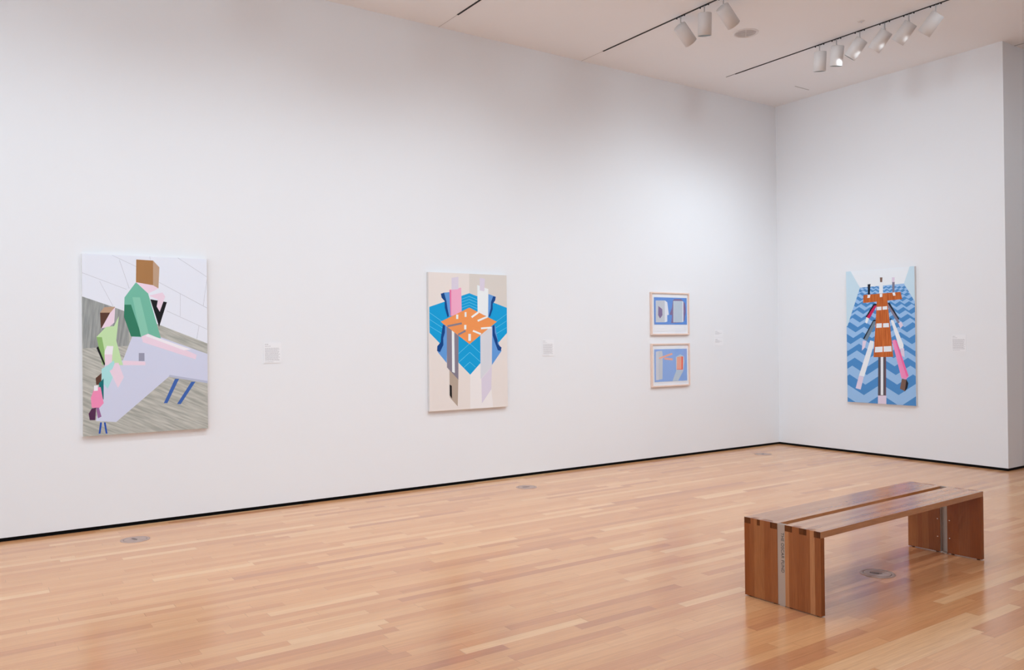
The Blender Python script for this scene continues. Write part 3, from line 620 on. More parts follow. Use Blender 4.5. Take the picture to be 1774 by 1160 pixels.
def floor_mat():
    m = pbr('oak_strip_floor', (.5, .25, .1, 1), .2)
    b = m.node_tree.nodes['Principled BSDF']
    geo = N(m, 'ShaderNodeNewGeometry'); sp = N(m, 'ShaderNodeSeparateXYZ'); L(m, geo.outputs['Position'], sp.inputs[0])
    X, Y = sp.outputs[0], sp.outputs[1]
    W = .0724
    xr = math_node(m, 'DIVIDE', math_node(m, 'ADD', X, 10.02), W)
    row = math_node(m, 'FLOOR', xr); fx = math_node(m, 'FRACT', xr)
    w1 = N(m, 'ShaderNodeTexWhiteNoise', noise_dimensions='1D'); L(m, row, w1.inputs['W'])
    ln = math_node(m, 'ADD', math_node(m, 'MULTIPLY', w1.outputs[0], .6), .70)      # board length of the row
    w2 = N(m, 'ShaderNodeTexWhiteNoise', noise_dimensions='1D'); L(m, math_node(m, 'ADD', row, 77.7), w2.inputs['W'])
    yy = math_node(m, 'ADD', math_node(m, 'DIVIDE', math_node(m, 'ADD', Y, 40), ln), math_node(m, 'MULTIPLY', w2.outputs[0], 13.3))
    # wobble so that neighbouring boards of a row differ in length
    sn = math_node(m, 'MULTIPLY', math_node(m, 'SINE', math_node(m, 'MULTIPLY', yy, 2.1)), .33)
    yy = math_node(m, 'ADD', yy, sn)
    col = math_node(m, 'FLOOR', yy); fy = math_node(m, 'FRACT', yy)
    cv = N(m, 'ShaderNodeCombineXYZ'); L(m, row, cv.inputs[0]); L(m, col, cv.inputs[1])
    wn = N(m, 'ShaderNodeTexWhiteNoise', noise_dimensions='2D'); L(m, cv.outputs[0], wn.inputs['Vector'])
    tone = ramp(m, wn.outputs[0], FLOOR_STOPS)
    # grain
    gv = N(m, 'ShaderNodeCombineXYZ')
    L(m, math_node(m, 'MULTIPLY', X, 60), gv.inputs[0]); L(m, math_node(m, 'MULTIPLY', Y, 2.2), gv.inputs[1])
    L(m, math_node(m, 'MULTIPLY', wn.outputs[0], 50), gv.inputs[2])
    no = N(m, 'ShaderNodeTexNoise'); no.inputs['Scale'].default_value = 1.6; no.inputs['Detail'].default_value = 5; no.inputs['Distortion'].default_value = .6
    L(m, gv.outputs[0], no.inputs['Vector'])
    g = ramp(m, no.outputs[0], [(.3, (.90, .89, .88, 1)), (.7, (1.06, 1.06, 1.07, 1))])
    c = mixc(m, 1., tone, g, 'MULTIPLY')
    # fine joints
    ex = math_node(m, 'LESS_THAN', fx, .016)
    ey = math_node(m, 'LESS_THAN', fy, .003)
    e = math_node(m, 'MAXIMUM', ex, ey)
    c = mixc(m, math_node(m, 'MULTIPLY', e, .35), c, (.16, .07, .03, 1))
    L(m, c, b.inputs['Base Color'])
    b.inputs['IOR'].default_value = 1.68
    rr = math_node(m, 'ADD', math_node(m, 'MULTIPLY', wn.outputs[0], .05), FLOOR_ROUGH)
    L(m, rr, b.inputs['Roughness'])
    n2 = N(m, 'ShaderNodeTexNoise'); n2.inputs['Scale'].default_value = 3.; n2.inputs['Detail'].default_value = 3
    L(m, geo.outputs['Position'], n2.inputs['Vector'])
    hh = math_node(m, 'ADD', math_node(m, 'MULTIPLY', wn.outputs[0], .25), n2.outputs[0])
    bp = N(m, 'ShaderNodeBump'); bp.inputs['Strength'].default_value = .04; bp.inputs['Distance'].default_value = .01
    L(m, hh, bp.inputs['Height']); L(m, bp.outputs[0], b.inputs['Normal'])
    return m

def bench_wood(name, along, end=False, ior=1.5, rough=.22):
    """laminated oak: staves across local x, grain along 'y' or 'z'"""
    m = pbr(name, (.3, .12, .04, 1), rough)
    b = m.node_tree.nodes['Principled BSDF']
    tc = N(m, 'ShaderNodeTexCoord'); sp = N(m, 'ShaderNodeSeparateXYZ'); L(m, tc.outputs['Object'], sp.inputs[0])
    X, Y, Z = sp.outputs
    oi = N(m, 'ShaderNodeObjectInfo')
    wob = math_node(m, 'ADD', math_node(m, 'DIVIDE', X, .043), 5.3)
    row = math_node(m, 'FLOOR', wob)
    s = Y if along == 'y' else Z
    sg = math_node(m, 'GREATER_THAN', Y, 1.0)
    w = N(m, 'ShaderNodeTexWhiteNoise', noise_dimensions='1D'); L(m, math_node(m, 'ADD', row, math_node(m, 'MULTIPLY', sg, 31.) if along == 'z' else 3.), w.inputs['W'])
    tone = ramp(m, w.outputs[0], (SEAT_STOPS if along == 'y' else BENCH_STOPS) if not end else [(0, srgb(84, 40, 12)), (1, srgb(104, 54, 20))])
    if along == 'z' and not end:
        # the staves of the near and the far end panels, as they are glued up
        A, Bm, Cc, D = srgb(144, 78, 36), srgb(150, 84, 42), srgb(158, 94, 50), srgb(180, 118, 74)
        Dk = srgb(140, 70, 24)
        xn = math_node(m, 'DIVIDE', X, .53)
        def steps(st):
            r = N(m, 'ShaderNodeValToRGB'); L(m, xn, r.inputs[0]); r.color_ramp.interpolation = 'CONSTANT'
            e = r.color_ramp.elements
            while len(e) < len(st): e.new(.5)
            for i, (p, c) in enumerate(st): e[i].position = p; e[i].color = c
            return r.outputs[0]
        near = steps([(0, Dk), (.07, A), (.13, Cc), (.27, A), (.36, Bm), (.5, D), (.60, Bm), (.70, A), (.80, Bm), (.865, D), (.925, A)])
        far = steps([(0, Cc), (.14, Bm), (.20, Cc), (.29, A), (.5, Dk), (.7, A), (.85, Dk)])
        tone = mixc(m, sg, near, far)
    gv = N(m, 'ShaderNodeCombineXYZ')
    if end:
        L(m, math_node(m, 'MULTIPLY', X, 60), gv.inputs[0]); L(m, math_node(m, 'MULTIPLY', Z, 60), gv.inputs[1])
    else:
        L(m, math_node(m, 'MULTIPLY', X, 70), gv.inputs[0]); L(m, math_node(m, 'MULTIPLY', s, 3.), gv.inputs[1])
        L(m, math_node(m, 'MULTIPLY', Y if along == 'z' else Z, 40), gv.inputs[2])
    no = N(m, 'ShaderNodeTexNoise'); no.inputs['Scale'].default_value = 2.2; no.inputs['Detail'].default_value = 6; no.inputs['Distortion'].default_value = 1.
    L(m, gv.outputs[0], no.inputs['Vector'])
    g = ramp(m, no.outputs[0], [(.32, (.84, .81, .78, 1)), (.68, (1.08, 1.09, 1.1, 1))])
    L(m, mixc(m, 1., tone, g, 'MULTIPLY'), b.inputs['Base Color'])
    b.inputs['IOR'].default_value = ior
    return m

def streak_mat(name, c1, c2, v1, v2):
    """brushed, streaky paint in the plane of the left wall"""
    m = pbr(name, c1, .6, spec=.3)
    geo = N(m, 'ShaderNodeNewGeometry'); mp = N(m, 'ShaderNodeMapping'); mp.vector_type = 'TEXTURE'
    mp.inputs['Rotation'].default_value = (v1, 0, 0); mp.inputs['Scale'].default_value = (1, v2, .03)
    L(m, geo.outputs['Position'], mp.inputs[0])
    no = N(m, 'ShaderNodeTexNoise'); no.inputs['Scale'].default_value = 1.6; no.inputs['Detail'].default_value = 4
    L(m, mp.outputs[0], no.inputs['Vector'])
    L(m, ramp(m, no.outputs[0], [(.35, c1), (.65, c2)]), m.node_tree.nodes['Principled BSDF'].inputs['Base Color'])
    return m

def oil_wood(name):
    m = pbr(name, (.5, .2, .06, 1), .6, spec=.3)
    geo = N(m, 'ShaderNodeNewGeometry'); mp = N(m, 'ShaderNodeMapping')
    mp.inputs['Scale'].default_value = (60, 1, 3)
    L(m, geo.outputs['Position'], mp.inputs[0])
    no = N(m, 'ShaderNodeTexNoise'); no.inputs['Scale'].default_value = 1.5; no.inputs['Detail'].default_value = 4
    L(m, mp.outputs[0], no.inputs['Vector'])
    L(m, ramp(m, no.outputs[0], [(.3, srgb(176, 78, 24)), (.7, srgb(216, 120, 56))]), m.node_tree.nodes['Principled BSDF'].inputs['Base Color'])
    return m

FLOOR_STOPS = [(0, srgb(200, 136, 96)), (.14, srgb(215, 151, 103)), (.5, srgb(222, 161, 111)), (.88, srgb(227, 169, 120)), (1, srgb(236, 186, 139))]
FLOOR_ROUGH = .17
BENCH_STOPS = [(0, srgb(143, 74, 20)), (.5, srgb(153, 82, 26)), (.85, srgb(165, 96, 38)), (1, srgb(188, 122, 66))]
SEAT_STOPS = [(0, srgb(178, 114, 66)), (.5, srgb(190, 126, 76)), (1, srgb(204, 142, 92))]  # seat oak lightened: light from above is put into its colour
WALL = paint_mat('white_wall_paint', (.87, .865, .88, 1))
CEIL = paint_mat('white_ceiling_paint', (.93, .92, .93, 1), .8)
FLOOR = floor_mat()
BLACK = pbr('black_reveal', (.002, .002, .002, 1), .7, spec=.1)
TRACKM = pbr('black_track', (.012, .011, .011, 1), .5)
HEADM = paint_mat('white_powder_coat', (.74, .71, .70, 1), .45)
INNERM = pbr('lamp_interior', (.06, .06, .06, 1), .5)
GREYM = pbr('vent_grey', (.58, .55, .55, 1), .6)
VWHITE = pbr('vent_white', (.76, .73, .72, 1), .5)
STEEL = pbr('brushed_steel', (.43, .33, .27, 1), .42, .5)
PLATE = pbr('floor_plate_metal', (.46, .31, .26, 1), .4, 0.)
PLATED = pbr('floor_plate_dark', (.15, .10, .085, 1), .45, 0.)
SCREW = pbr('screw_steel', (.7, .68, .66, 1), .25, 1.)
RUBBER = pbr('black_rubber', (.012, .01, .01, 1), .6)
INK = pbr('engraved_ink', (.09, .07, .06, 1), .6)
CARD = pbr('label_card', (.90, .89, .905, 1), .6)
PRINTINK = pbr('printed_grey', (.56, .54, .56, 1), .7)
SEAM = pbr('ceiling_seam', (.50, .47, .46, 1), .8)
CANVAS_SIDE = pbr('canvas_side', (.72, .68, .66, 1), .7)
FRAMEW = pbr('maple_frame', srgb(240, 212, 197), .4)
MATB = pbr('white_paper', (.92, .92, .95, 1), .8)
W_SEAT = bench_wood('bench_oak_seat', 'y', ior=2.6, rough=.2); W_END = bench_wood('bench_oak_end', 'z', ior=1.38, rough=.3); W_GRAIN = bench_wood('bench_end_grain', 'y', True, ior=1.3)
LAMPM = bpy.data.materials.new('lit_lamp'); LAMPM.use_nodes = True
_b = LAMPM.node_tree.nodes['Principled BSDF']; _b.inputs['Emission Color'].default_value = (1, .98, .97, 1); _b.inputs['Emission Strength'].default_value = 14

def glass_mat():
    m = bpy.data.materials.new('picture_glazing'); m.use_nodes = True
    nt = m.node_tree; nt.nodes.clear()
    o = N(m, 'ShaderNodeOutputMaterial'); mx = N(m, 'ShaderNodeMixShader'); t = N(m, 'ShaderNodeBsdfTransparent'); g = N(m, 'ShaderNodeBsdfGlossy')
    g.inputs['Roughness'].default_value = .02; lw = N(m, 'ShaderNodeLayerWeight'); lw.inputs[0].default_value = .5
    fa = math_node(m, 'ADD', math_node(m, 'MULTIPLY', math_node(m, 'POWER', lw.outputs['Facing'], 5.), .5), .03)
    L(m, fa, mx.inputs[0]); L(m, t.outputs[0], mx.inputs[1]); L(m, g.outputs[0], mx.inputs[2]); L(m, mx.outputs[0], o.inputs[0])
    return m
GLASS = glass_mat()

ACOL = dict(
 p_bg=(226,228,238), p_line=(190,190,198), p_lav=(205,208,228), p_lavd=(180,184,204), p_brown=(165,118,72), p_brownl=(186,154,128), p_brownd=(88,56,44),
 p_pink=(232,208,222), p_white=(238,232,240), p_green=(112,182,158), p_greend=(46,122,94), p_greenl=(134,196,172), p_black=(10,8,16), p_lime=(192,222,170),
 p_limed=(140,182,110), p_mug=(150,150,170), p_mint=(168,220,220), p_teal=(14,108,112), p_rose=(240,140,180), p_plum=(82,40,76), p_plumd=(150,100,150),
 p_blue=(60,98,170), p_blueb=(30,76,170),
 q_bg=(228,218,212), q_beige=(214,206,198), q_light=(234,228,226), q_turq=(0,156,214), q_tl=(110,205,232), q_blue=(96,152,214), q_navy=(0,64,132), q_pink=(238,168,196),
 q_pinkd=(232,110,158), q_white=(232,236,242), q_lilac=(216,206,220), q_grey=(132,124,138), q_tan=(178,160,144), q_black=(24,18,20), q_pale=(212,212,218), q_orange=(250,148,84),
 z_bg=(150,188,228), z_dark=(74,136,196), z_white=(230,233,242), z_pale=(196,218,230), z_dgrey=(84,78,86), z_plum=(110,76,84), z_lilac=(220,204,222), z_mag=(196,30,88),
 z_black=(18,20,34), z_grey=(128,122,140), z_slate=(112,130,146), z_pink=(240,140,186), z_pinkd=(240,104,160), z_brown=(120,90,78),
 f_bg=(235,236,246), f_blue=(96,144,216), f_blue2=(140,172,226), f_grey=(196,200,208), f_white=(225,228,238), f_white2=(205,206,214), f_plum=(128,108,150), f_pgrey=(190,202,214), f_sal=(244,170,146), f_sald=(240,108,84))
AM = {}
def amat(k):
    if k not in AM:
        if k == 'p_grey': AM[k] = streak_mat('art_grey_boards', srgb(165,165,157), srgb(202,200,191), -.45, .35)
        elif k == 'p_greyd': AM[k] = streak_mat('art_grey_boards_dark', srgb(138,142,141), srgb(172,174,171), PI/2-.1, .4)
        elif k == 'z_orange': AM[k] = oil_wood('art_orange_wood')
        else: AM[k] = pbr('art_'+k, tuple(min(.93, c*1.1) for c in srgb(*ACOL[k])[:3])+(1,), .6, spec=.3)
    return AM[k]

# ------------------------------------------------------------------ mesh helpers
def link(name, bm, mats, parent=None, smooth=False):
    me = bpy.data.meshes.new(name); bmesh.ops.recalc_face_normals(bm, faces=bm.faces[:]); bm.to_mesh(me); bm.free()
    for m in (mats if isinstance(mats, (list, tuple)) else [mats]): me.materials.append(m)
    if smooth:
        for p in me.polygons: p.use_smooth = True
    o = bpy.data.objects.new(name, me); C.objects.link(o); o.parent = parent
    return o
def add_box(bm, x0, y0, z0, x1, y1, z1, mi=0):
    v = [bm.verts.new(p) for p in ((x0,y0,z0),(x1,y0,z0),(x1,y1,z0),(x0,y1,z0),(x0,y0,z1),(x1,y0,z1),(x1,y1,z1),(x0,y1,z1))]
    fs = []
    for f in ((3,2,1,0),(4,5,6,7),(0,1,5,4),(1,2,6,5),(2,3,7,6),(3,0,4,7)):
        fc = bm.faces.new([v[i] for i in f]); fc.material_index = mi; fs.append(fc)
    return fs
def box(name, a, b, m, parent=None, bevel=0):
    bm = bmesh.new(); add_box(bm, *a, *b)
    if bevel: bmesh.ops.bevel(bm, geom=bm.edges[:], offset=bevel, segments=2, affect='EDGES', profile=.7)
    return link(name, bm, m, parent)
def lathe(bm, prof, M=Matrix(), n=40, mis=None, close=True):
    """prof: (r, z) list, axis +z; r == 0 points collapse to one vertex"""
    rings = []
    for r, z in prof:
        if r < 1e-6: rings.append([bm.verts.new(M @ Vector((0, 0, z)))])
        else: rings.append([bm.verts.new(M @ Vector((r*math.cos(2*PI*i/n), r*math.sin(2*PI*i/n), z))) for i in range(n)])
    for k in range(len(rings)-1):
        a, b = rings[k], rings[k+1]
        for i in range(n):
            j = (i+1) % n
            if len(a) == 1 and len(b) == 1: continue
            if len(a) == 1: f = bm.faces.new([a[0], b[i], b[j]])
            elif len(b) == 1: f = bm.faces.new([a[i], a[j], b[0]])
            else: f = bm.faces.new([a[i], a[j], b[j], b[i]])
            f.smooth = True
            if mis: f.material_index = mis[k]
def empty(name, loc, label, cat, group=None, rz=0):
    o = bpy.data.objects.new(name, None); C.objects.link(o); o.location = loc; o.rotation_euler = (0, 0, rz); o.empty_display_size = .1
    return tag(o, label, cat, group)
def tag(o, label, cat, group=None):
    o['label'] = label; o['category'] = cat
    if group: o['group'] = group
    return o
def struct(name, boxes, m, label=None):
    bm = bmesh.new()
    for b in boxes: add_box(bm, *b)
    o = link(name, bm, m); o['kind'] = 'structure'
    if label: o['label'] = label
    return o

# ------------------------------------------------------------------ the room
H = 5.045; YB = 10.17; XO = 3.209; GAP = .031
X1, Y0, Y1 = 12.5, -5., 14.
struct('floor', [(-.3, Y0-.3, -.2, X1+.3, Y1+.3, 0)], FLOOR, 'pale oak strip floor with a satin sheen')
struct('ceiling', [(-.3, Y0-.3, H, X1+.3, Y1+.3, H+.2)], CEIL, 'plain white ceiling')
struct('wall_left', [(-.3, Y0-.3, GAP, 0, YB+.3, H)], WALL, 'long white wall with two canvases and two framed prints')
struct('wall_back', [(0, YB, GAP, XO, YB+.3, H)], WALL, 'white end wall with the blue zigzag canvas')
struct('wall_side', [(XO-.3, YB+.3, GAP, XO, Y1, H)], WALL, 'white wall turning away at the right edge')
struct('wall_far', [(XO, Y1, GAP, X1, Y1+.3, H)], WALL)
struct('wall_right', [(X1, Y0-.3, GAP, X1+.3, Y1+.3, H)], WALL)
# unseen rear opening with posts, added to let soft fill light in
struct('added_light_opening_1', [(0, Y0-.1, GAP, X1, Y0, .10), (0, Y0-.1, H-.15, X1, Y0, H)] + [(x-.04, Y0-.1, .10, x+.04, Y0, H-.15) for x in (.04, 2.5, 5, 7.5, 10, X1-.04)], VWHITE)
RV = .008   # depth of the black reveal under the walls
struct('baseboard_left', [(-.3, Y0-.3, 0, -RV, YB+RV, GAP)], BLACK, 'recessed black base under the long wall')
struct('baseboard_back', [(-RV, YB+RV, 0, XO-RV, YB+.3, GAP)], BLACK, 'recessed black base under the end wall')
struct('baseboard_side', [(XO-.3, YB+.3, 0, XO-RV, Y1+RV, GAP)], BLACK, 'recessed black base round the corner at the right')
struct('baseboard_far', [(XO, Y1+RV, 0, X1, Y1+.3, GAP)], BLACK)
struct('baseboard_right', [(X1+RV, Y0-.3, 0, X1+.3, Y1+.3, GAP)], BLACK)
struct('baseboard_rear', [(0, Y0-.3, 0, X1, Y0-RV, GAP)], BLACK)
# hairline seams in the ceiling, running on from each track to the wall
TY = [-3.64, -1.62, .39, 2.40, 4.41, 6.43, 8.446, 12.47]
for i, y in enumerate(TY[:6]):
    struct('trim_%d' % (i+1), [(0, y-.0025, H-.0015, .40, y+.0025, H)], SEAM, 'hairline seam in the ceiling')
struct('trim_7', [(XO, 10.455, H-.004, X1, 10.47, H)], SEAM, 'ceiling joint beyond the corner')
struct('trim_8', [(.79, 9.56, H-.002, .803, 9.87, H)], SEAM, 'short slot in the ceiling near the corner')

# ------------------------------------------------------------------ tracks
tl = {4.41: 'black lighting track cut off at the top edge, furthest left of the three',
      6.43: 'black lighting track in the middle, carrying three spotlights',
      8.446: 'black lighting track nearest the corner, carrying six spotlights'}
for y in TY:
    x0 = .70 if y == 8.446 else .41
    if y > 9: x0 = 4.
    bm = bmesh.new()
    add_box(bm, x0, y-.009, H-.006, X1-.4, y-.004, H)
    add_box(bm, x0, y+.004, H-.006, X1-.4, y+.009, H)
    add_box(bm, x0, y-.004, H-.003, X1-.4, y+.004, H)
    if y == 8.446: add_box(bm, .55, y-.004, H-.003, .70, y+.004, H)
    t = link('ceiling_lighting_track', bm, TRACKM)
    if y in tl: tag(t, tl[y], 'lighting track')
    else: tag(t, 'black ceiling lighting track out of the picture', 'lighting track', 'ceiling tracks out of the picture')

# ------------------------------------------------------------------ spotlights
HL, HR = .225, .0705
def make_head(x, y, d, watts, label, group, size=95, spot_dir=None, stem=.075, first={}):
    d = Vector(d).normalized()
    root = empty('track_spotlight', (x, y, H), label, 'spotlight', group)
    if 'a' not in first:
        bm = bmesh.new(); add_box(bm, -.03, -.009, -.010, .03, .009, -.004)
        lathe(bm, [(0, -.010), (.007, -.010), (.007, -.018), (0, -.018)], Matrix.Translation((-.056, 0, 0)), 12)
        lathe(bm, [(0, -.010), (.007, -.010), (.007, -.018), (0, -.018)], Matrix.Translation((.056, 0, 0)), 12)
        a = link('adapter', bm, TRACKM, root); first['a'] = a
        bm = bmesh.new(); lathe(bm, [(0, -.01), (.006, -.01), (.006, -stem), (.011, -stem), (.011, -stem-.016), (0, -stem-.016)], n=16)
        first['s'] = link('stem', bm, HEADM, root)
        bm = bmesh.new()
        lathe(bm, [(0, 0), (HR-.006, 0), (HR, .006), (HR, HL), (HR-.003, HL), (HR-.003, HL-.002)], n=48)
        first['h'] = link('lamp_housing', bm, HEADM, root)
        bm = bmesh.new(); lathe(bm, [(HR-.0031, HL-.001), (HR-.0031, HL-.075), (0.05, HL-.075)], n=48)
        first['b'] = link('baffle', bm, INNERM, root)
        bm = bmesh.new(); lathe(bm, [(0.0505, HL-.08), (.0505, HL-.07), (0, HL-.062)], n=32)
        first['l'] = link('lamp', bm, LAMPM, root)
        parts = [first[k] for k in 'ashbl']
    else:
        parts = []
        for k in 'ashbl':
            c = first[k].copy(); C.objects.link(c); c.parent = root; parts.append(c)
    # cap sits on the stem off-centre, towards the side the lamp is tipped to
    hd = Vector((d.x, d.y, 0))
    pv = Vector((0, 0, -stem-.012))
    M = d.to_track_quat('Z', 'Y').to_matrix()
    up = Vector((0, 0, 1)); q = (up - d*up.dot(d))
    if q.length > .1:
        q.normalize(); off = -q*HR*.45
    else: off = Vector((0, 0, 0))
    cap = pv + off
    MM = Matrix.Translation(cap) @ M.to_4x4()
    for p in parts[2:]: p.matrix_local = MM
    li = bpy.data.lights.new('beam', 'SPOT'); li.energy = watts; li.spot_size = math.radians(size); li.spot_blend = 1.; li.shadow_soft_size = .065
    li.color = LIGHTCOL
    lo = bpy.data.objects.new('beam', li); C.objects.link(lo); lo.parent = root
    sd = Vector(spot_dir or d).normalized()
    lo.matrix_local = Matrix.Translation(cap + d*(HL+.004)) @ (-sd).to_track_quat('Z', 'Y').to_matrix().to_4x4()
    return root
LIGHTCOL = (.815, .972, 1.085)
WORLD = 1.6  # fill light that enters by the added rear opening
K = 1.0
G = 'track spotlights in view'
back = (.9, 29.7, -26); left = (-21.6, -2.9, -24.8); down = (-.16, .14, -1)
make_head(1.676, 6.43, back, 42*K, 'white cylinder spotlight with a lit side, leftmost on the middle track, tipped right', G, 110)
make_head(2.010, 6.43, down, 10*K, 'white cylinder spotlight hanging straight down on the middle track, between two tipped ones', G, 130)
make_head(2.262, 6.43, back, 42*K, 'white cylinder spotlight cut off by the top edge, beside the round vent', G, 110)
make_head(1.963, 8.446, down, 10*K, 'white cylinder spotlight hanging straight down, leftmost of six on the corner track', G, 130)
make_head(2.185, 8.446, (-.2, .1, -1), 10*K, 'white cylinder spotlight hanging straight down, overlapped by its left neighbour', G, 130)
make_head(2.481, 8.446, (-19, -6, -24.8), 38*K, 'tipped white cylinder spotlight showing a dark open end, third on the corner track', G, 105)
make_head(2.779, 8.446, left, 38*K, 'tipped white cylinder spotlight between third and fifth on the corner track', G, 105)
make_head(3.054, 8.446, left, 38*K, 'tipped white cylinder spotlight, second from the right on the corner track', G, 105)
make_head(3.344, 8.446, left, 38*K, 'tipped white cylinder spotlight, rightmost and nearest the top right corner', G, 105)
off = 'unseen key and fill spotlights'; lab = 'unseen white cylinder track spotlight for key and fill light'  # unseen heads: first wall row follows the canvas shadows, other rows are added fill
for y, W_ in ((-1.62, 75), (.39, 92), (2.40, 105), (4.41, 110), (6.43, 110)): make_head(2.5 if y < 6 else 3.6, y, (-2.5, 0, -4.1), W_*K*.8, lab, off, 112)
for y, W_ in ((-1.62, 40), (.39, 50), (2.40, 50), (4.41, 50), (6.43, 60), (8.446, 75)): make_head(5.4, y, (-22, 0, -16), W_*K, lab, off, 115)  # added heads to even out the light on the long wall
for y in (.39, 2.40, 4.41, 6.43): make_head(7.4, y, (-5, 2, -20), 60*K, lab, off, 120)  # added heads to brighten the floor
for y in (.39, 2.40, 4.41, 6.43): make_head(3.7 if y < 6 else 4.3, y, (-2, 1, -20), 78*K, lab, off, 130)  # added downward heads to lift the floor and upper wall
make_head(4.2, 4.41, (-4, 20, -16), 85*K, lab, off, 100)  # added head to light the end wall
for y in (.39, 6.43): make_head(9.2, y, (22, 0, -16), 90*K, lab, off, 120)  # added heads for bounce off the right wall
for x in (6.0, 9.5): make_head(x, 12.47, (-20 if x < 7 else 0, -2, -16), 70*K, lab, off, 120)  # added heads to light the recess round the corner

# ------------------------------------------------------------------ ceiling fittings
v = empty('ceiling_vent', (1.731, 7.414, H), 'round white ceiling vent with a cross bar between the two tracks', 'vent')
bm = bmesh.new(); lathe(bm, [(.112, 0), (.118, -.010), (.130, -.012), (.142, -.004), (.143, 0)], n=64); link('rim', bm, VWHITE, v)
bm = bmesh.new(); lathe(bm, [(0, -.003), (.045, -.0035), (.05, -.007), (.055, -.0035), (.082, -.0035), (.087, -.007), (.092, -.0035), (.113, -.002)], n=64); link('grille', bm, GREYM, v)  # disc coloured darker to stand for the shade of an uncut recess
bm = bmesh.new(); add_box(bm, -.113, -.003, -.010, .113, .003, -.006); add_box(bm, -.0025, -.113, -.0095, .0025, .113, -.0062)
o = link('cross_bar', bm, VWHITE, v); o.rotation_euler = (0, 0, math.radians(-50))
s = empty('ceiling_sensor', (2.654, 8.20, H), 'tiny white ceiling sensor just above the corner track', 'sensor')
bm = bmesh.new(); lathe(bm, [(.040, 0), (.038, -.004), (.012, -.006)], n=24); link('cover', bm, VWHITE, s)
bm = bmesh.new(); lathe(bm, [(.012, -.005), (.012, -.012), (.008, -.022), (0, -.024)], n=16); link('sensor_tip', bm, GREYM, s)

# ------------------------------------------------------------------ floor outlets
def outlet(x, y, rz, label):
    r = empty('floor_outlet_cover', (x, y, 0), label, 'floor outlet', 'round metal floor outlets', rz)
    bm = bmesh.new(); lathe(bm, [(.112, 0), (.111, .003), (.092, .004), (.090, .0015)], n=64); link('rim', bm, PLATE, r)
    bm = bmesh.new(); lathe(bm, [(.0905, .0008), (.086, .0008)], n=64); link('gap_ring', bm, PLATED, r)
    bm = bmesh.new(); lathe(bm, [(.086, 0), (.086, .0035), (.082, .005), (.050, .006), (.046, .004), (0, .003)], n=64); link('lid', bm, PLATE, r)
    bm = bmesh.new(); add_box(bm, -.048, -.014, .0032, .010, .014, .0046); add_box(bm, -.048, -.003, .0046, .030, .003, .0062); link('finger_pull', bm, PLATED, r)
outlet(.575, 1.205, .3, 'round metal floor outlet under the leftmost canvas')
outlet(.600, 5.105, 1.2, 'round metal floor outlet below the turquoise canvas')
outlet(.545, 9.105, 2., 'round metal floor outlet near the far corner')
outlet(4.664, 5.118, .5, 'round metal floor outlet under the wooden bench')

# ------------------------------------------------------------------ bench
B = empty('wooden_bench', (4.4454, 4.0410, 0), 'oak gallery bench with a slotted seat and steel strips, standing alone on the floor', 'bench', None, math.radians(1.7054))
BW, BL, BH, BZ, BT = .529, 1.977, .4867, .0065, .0365
FING = {0: [(0, .046), (.094, .116), (.190, .240)], 1: [(.292, .342), (.390, .438), (.487, .529)]}
SPAN = {0: (0, .240), 1: (.292, BW)}
for s in (0, 1):
    x0, x1 = SPAN[s]
    bm = bmesh.new()
    add_box(bm, x0, BT, BH-BT, x1, BL-BT, BH)
    for a, b in FING[s]:
        for (ya, yb, idx) in ((0, BT, 2), (BL-BT, BL, 4)):
            fs = add_box(bm, a, ya, BH-BT, b, yb, BH)
            fs[idx].material_index = 1
    # outer faces of the fingers show end grain
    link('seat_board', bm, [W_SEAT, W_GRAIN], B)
    for e in (0, 1):
        ya, yb = (0, BT) if e == 0 else (BL-BT, BL)
        bm = bmesh.new()
        add_box(bm, x0, ya, BZ, x1, yb, BH-BT-.0002)
        cur = x0
        for a, b in FING[s] + [(x1, x1)]:
            if a - cur > .001: add_box(bm, cur+.0002, ya, BH-BT-.0002, a-.0002, yb, BH-.0003)
            cur = b
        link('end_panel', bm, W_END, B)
        for px in (x0+.03, x1-.03):
            bm = bmesh.new(); lathe(bm, [(0, 0), (.011, 0), (.011, BZ+.001), (0, BZ+.001)], Matrix.Translation((px, (ya+yb)/2, 0)), 16)
            link('foot', bm, RUBBER, B)
        yi = yb if e == 0 else ya
        sg = 1 if e == 0 else -1
        px = .222 if s == 0 else .308
        for pz in (.375, .245, .115):
            bm = bmesh.new(); lathe(bm, [(.0045, -.001), (.0045, .001), (.003, .0022), (0, .0022)], Matrix.Translation((px, yi, pz)) @ Matrix.Rotation(-sg*PI/2, 4, 'X'), 12)
            link('screw', bm, SCREW, B)
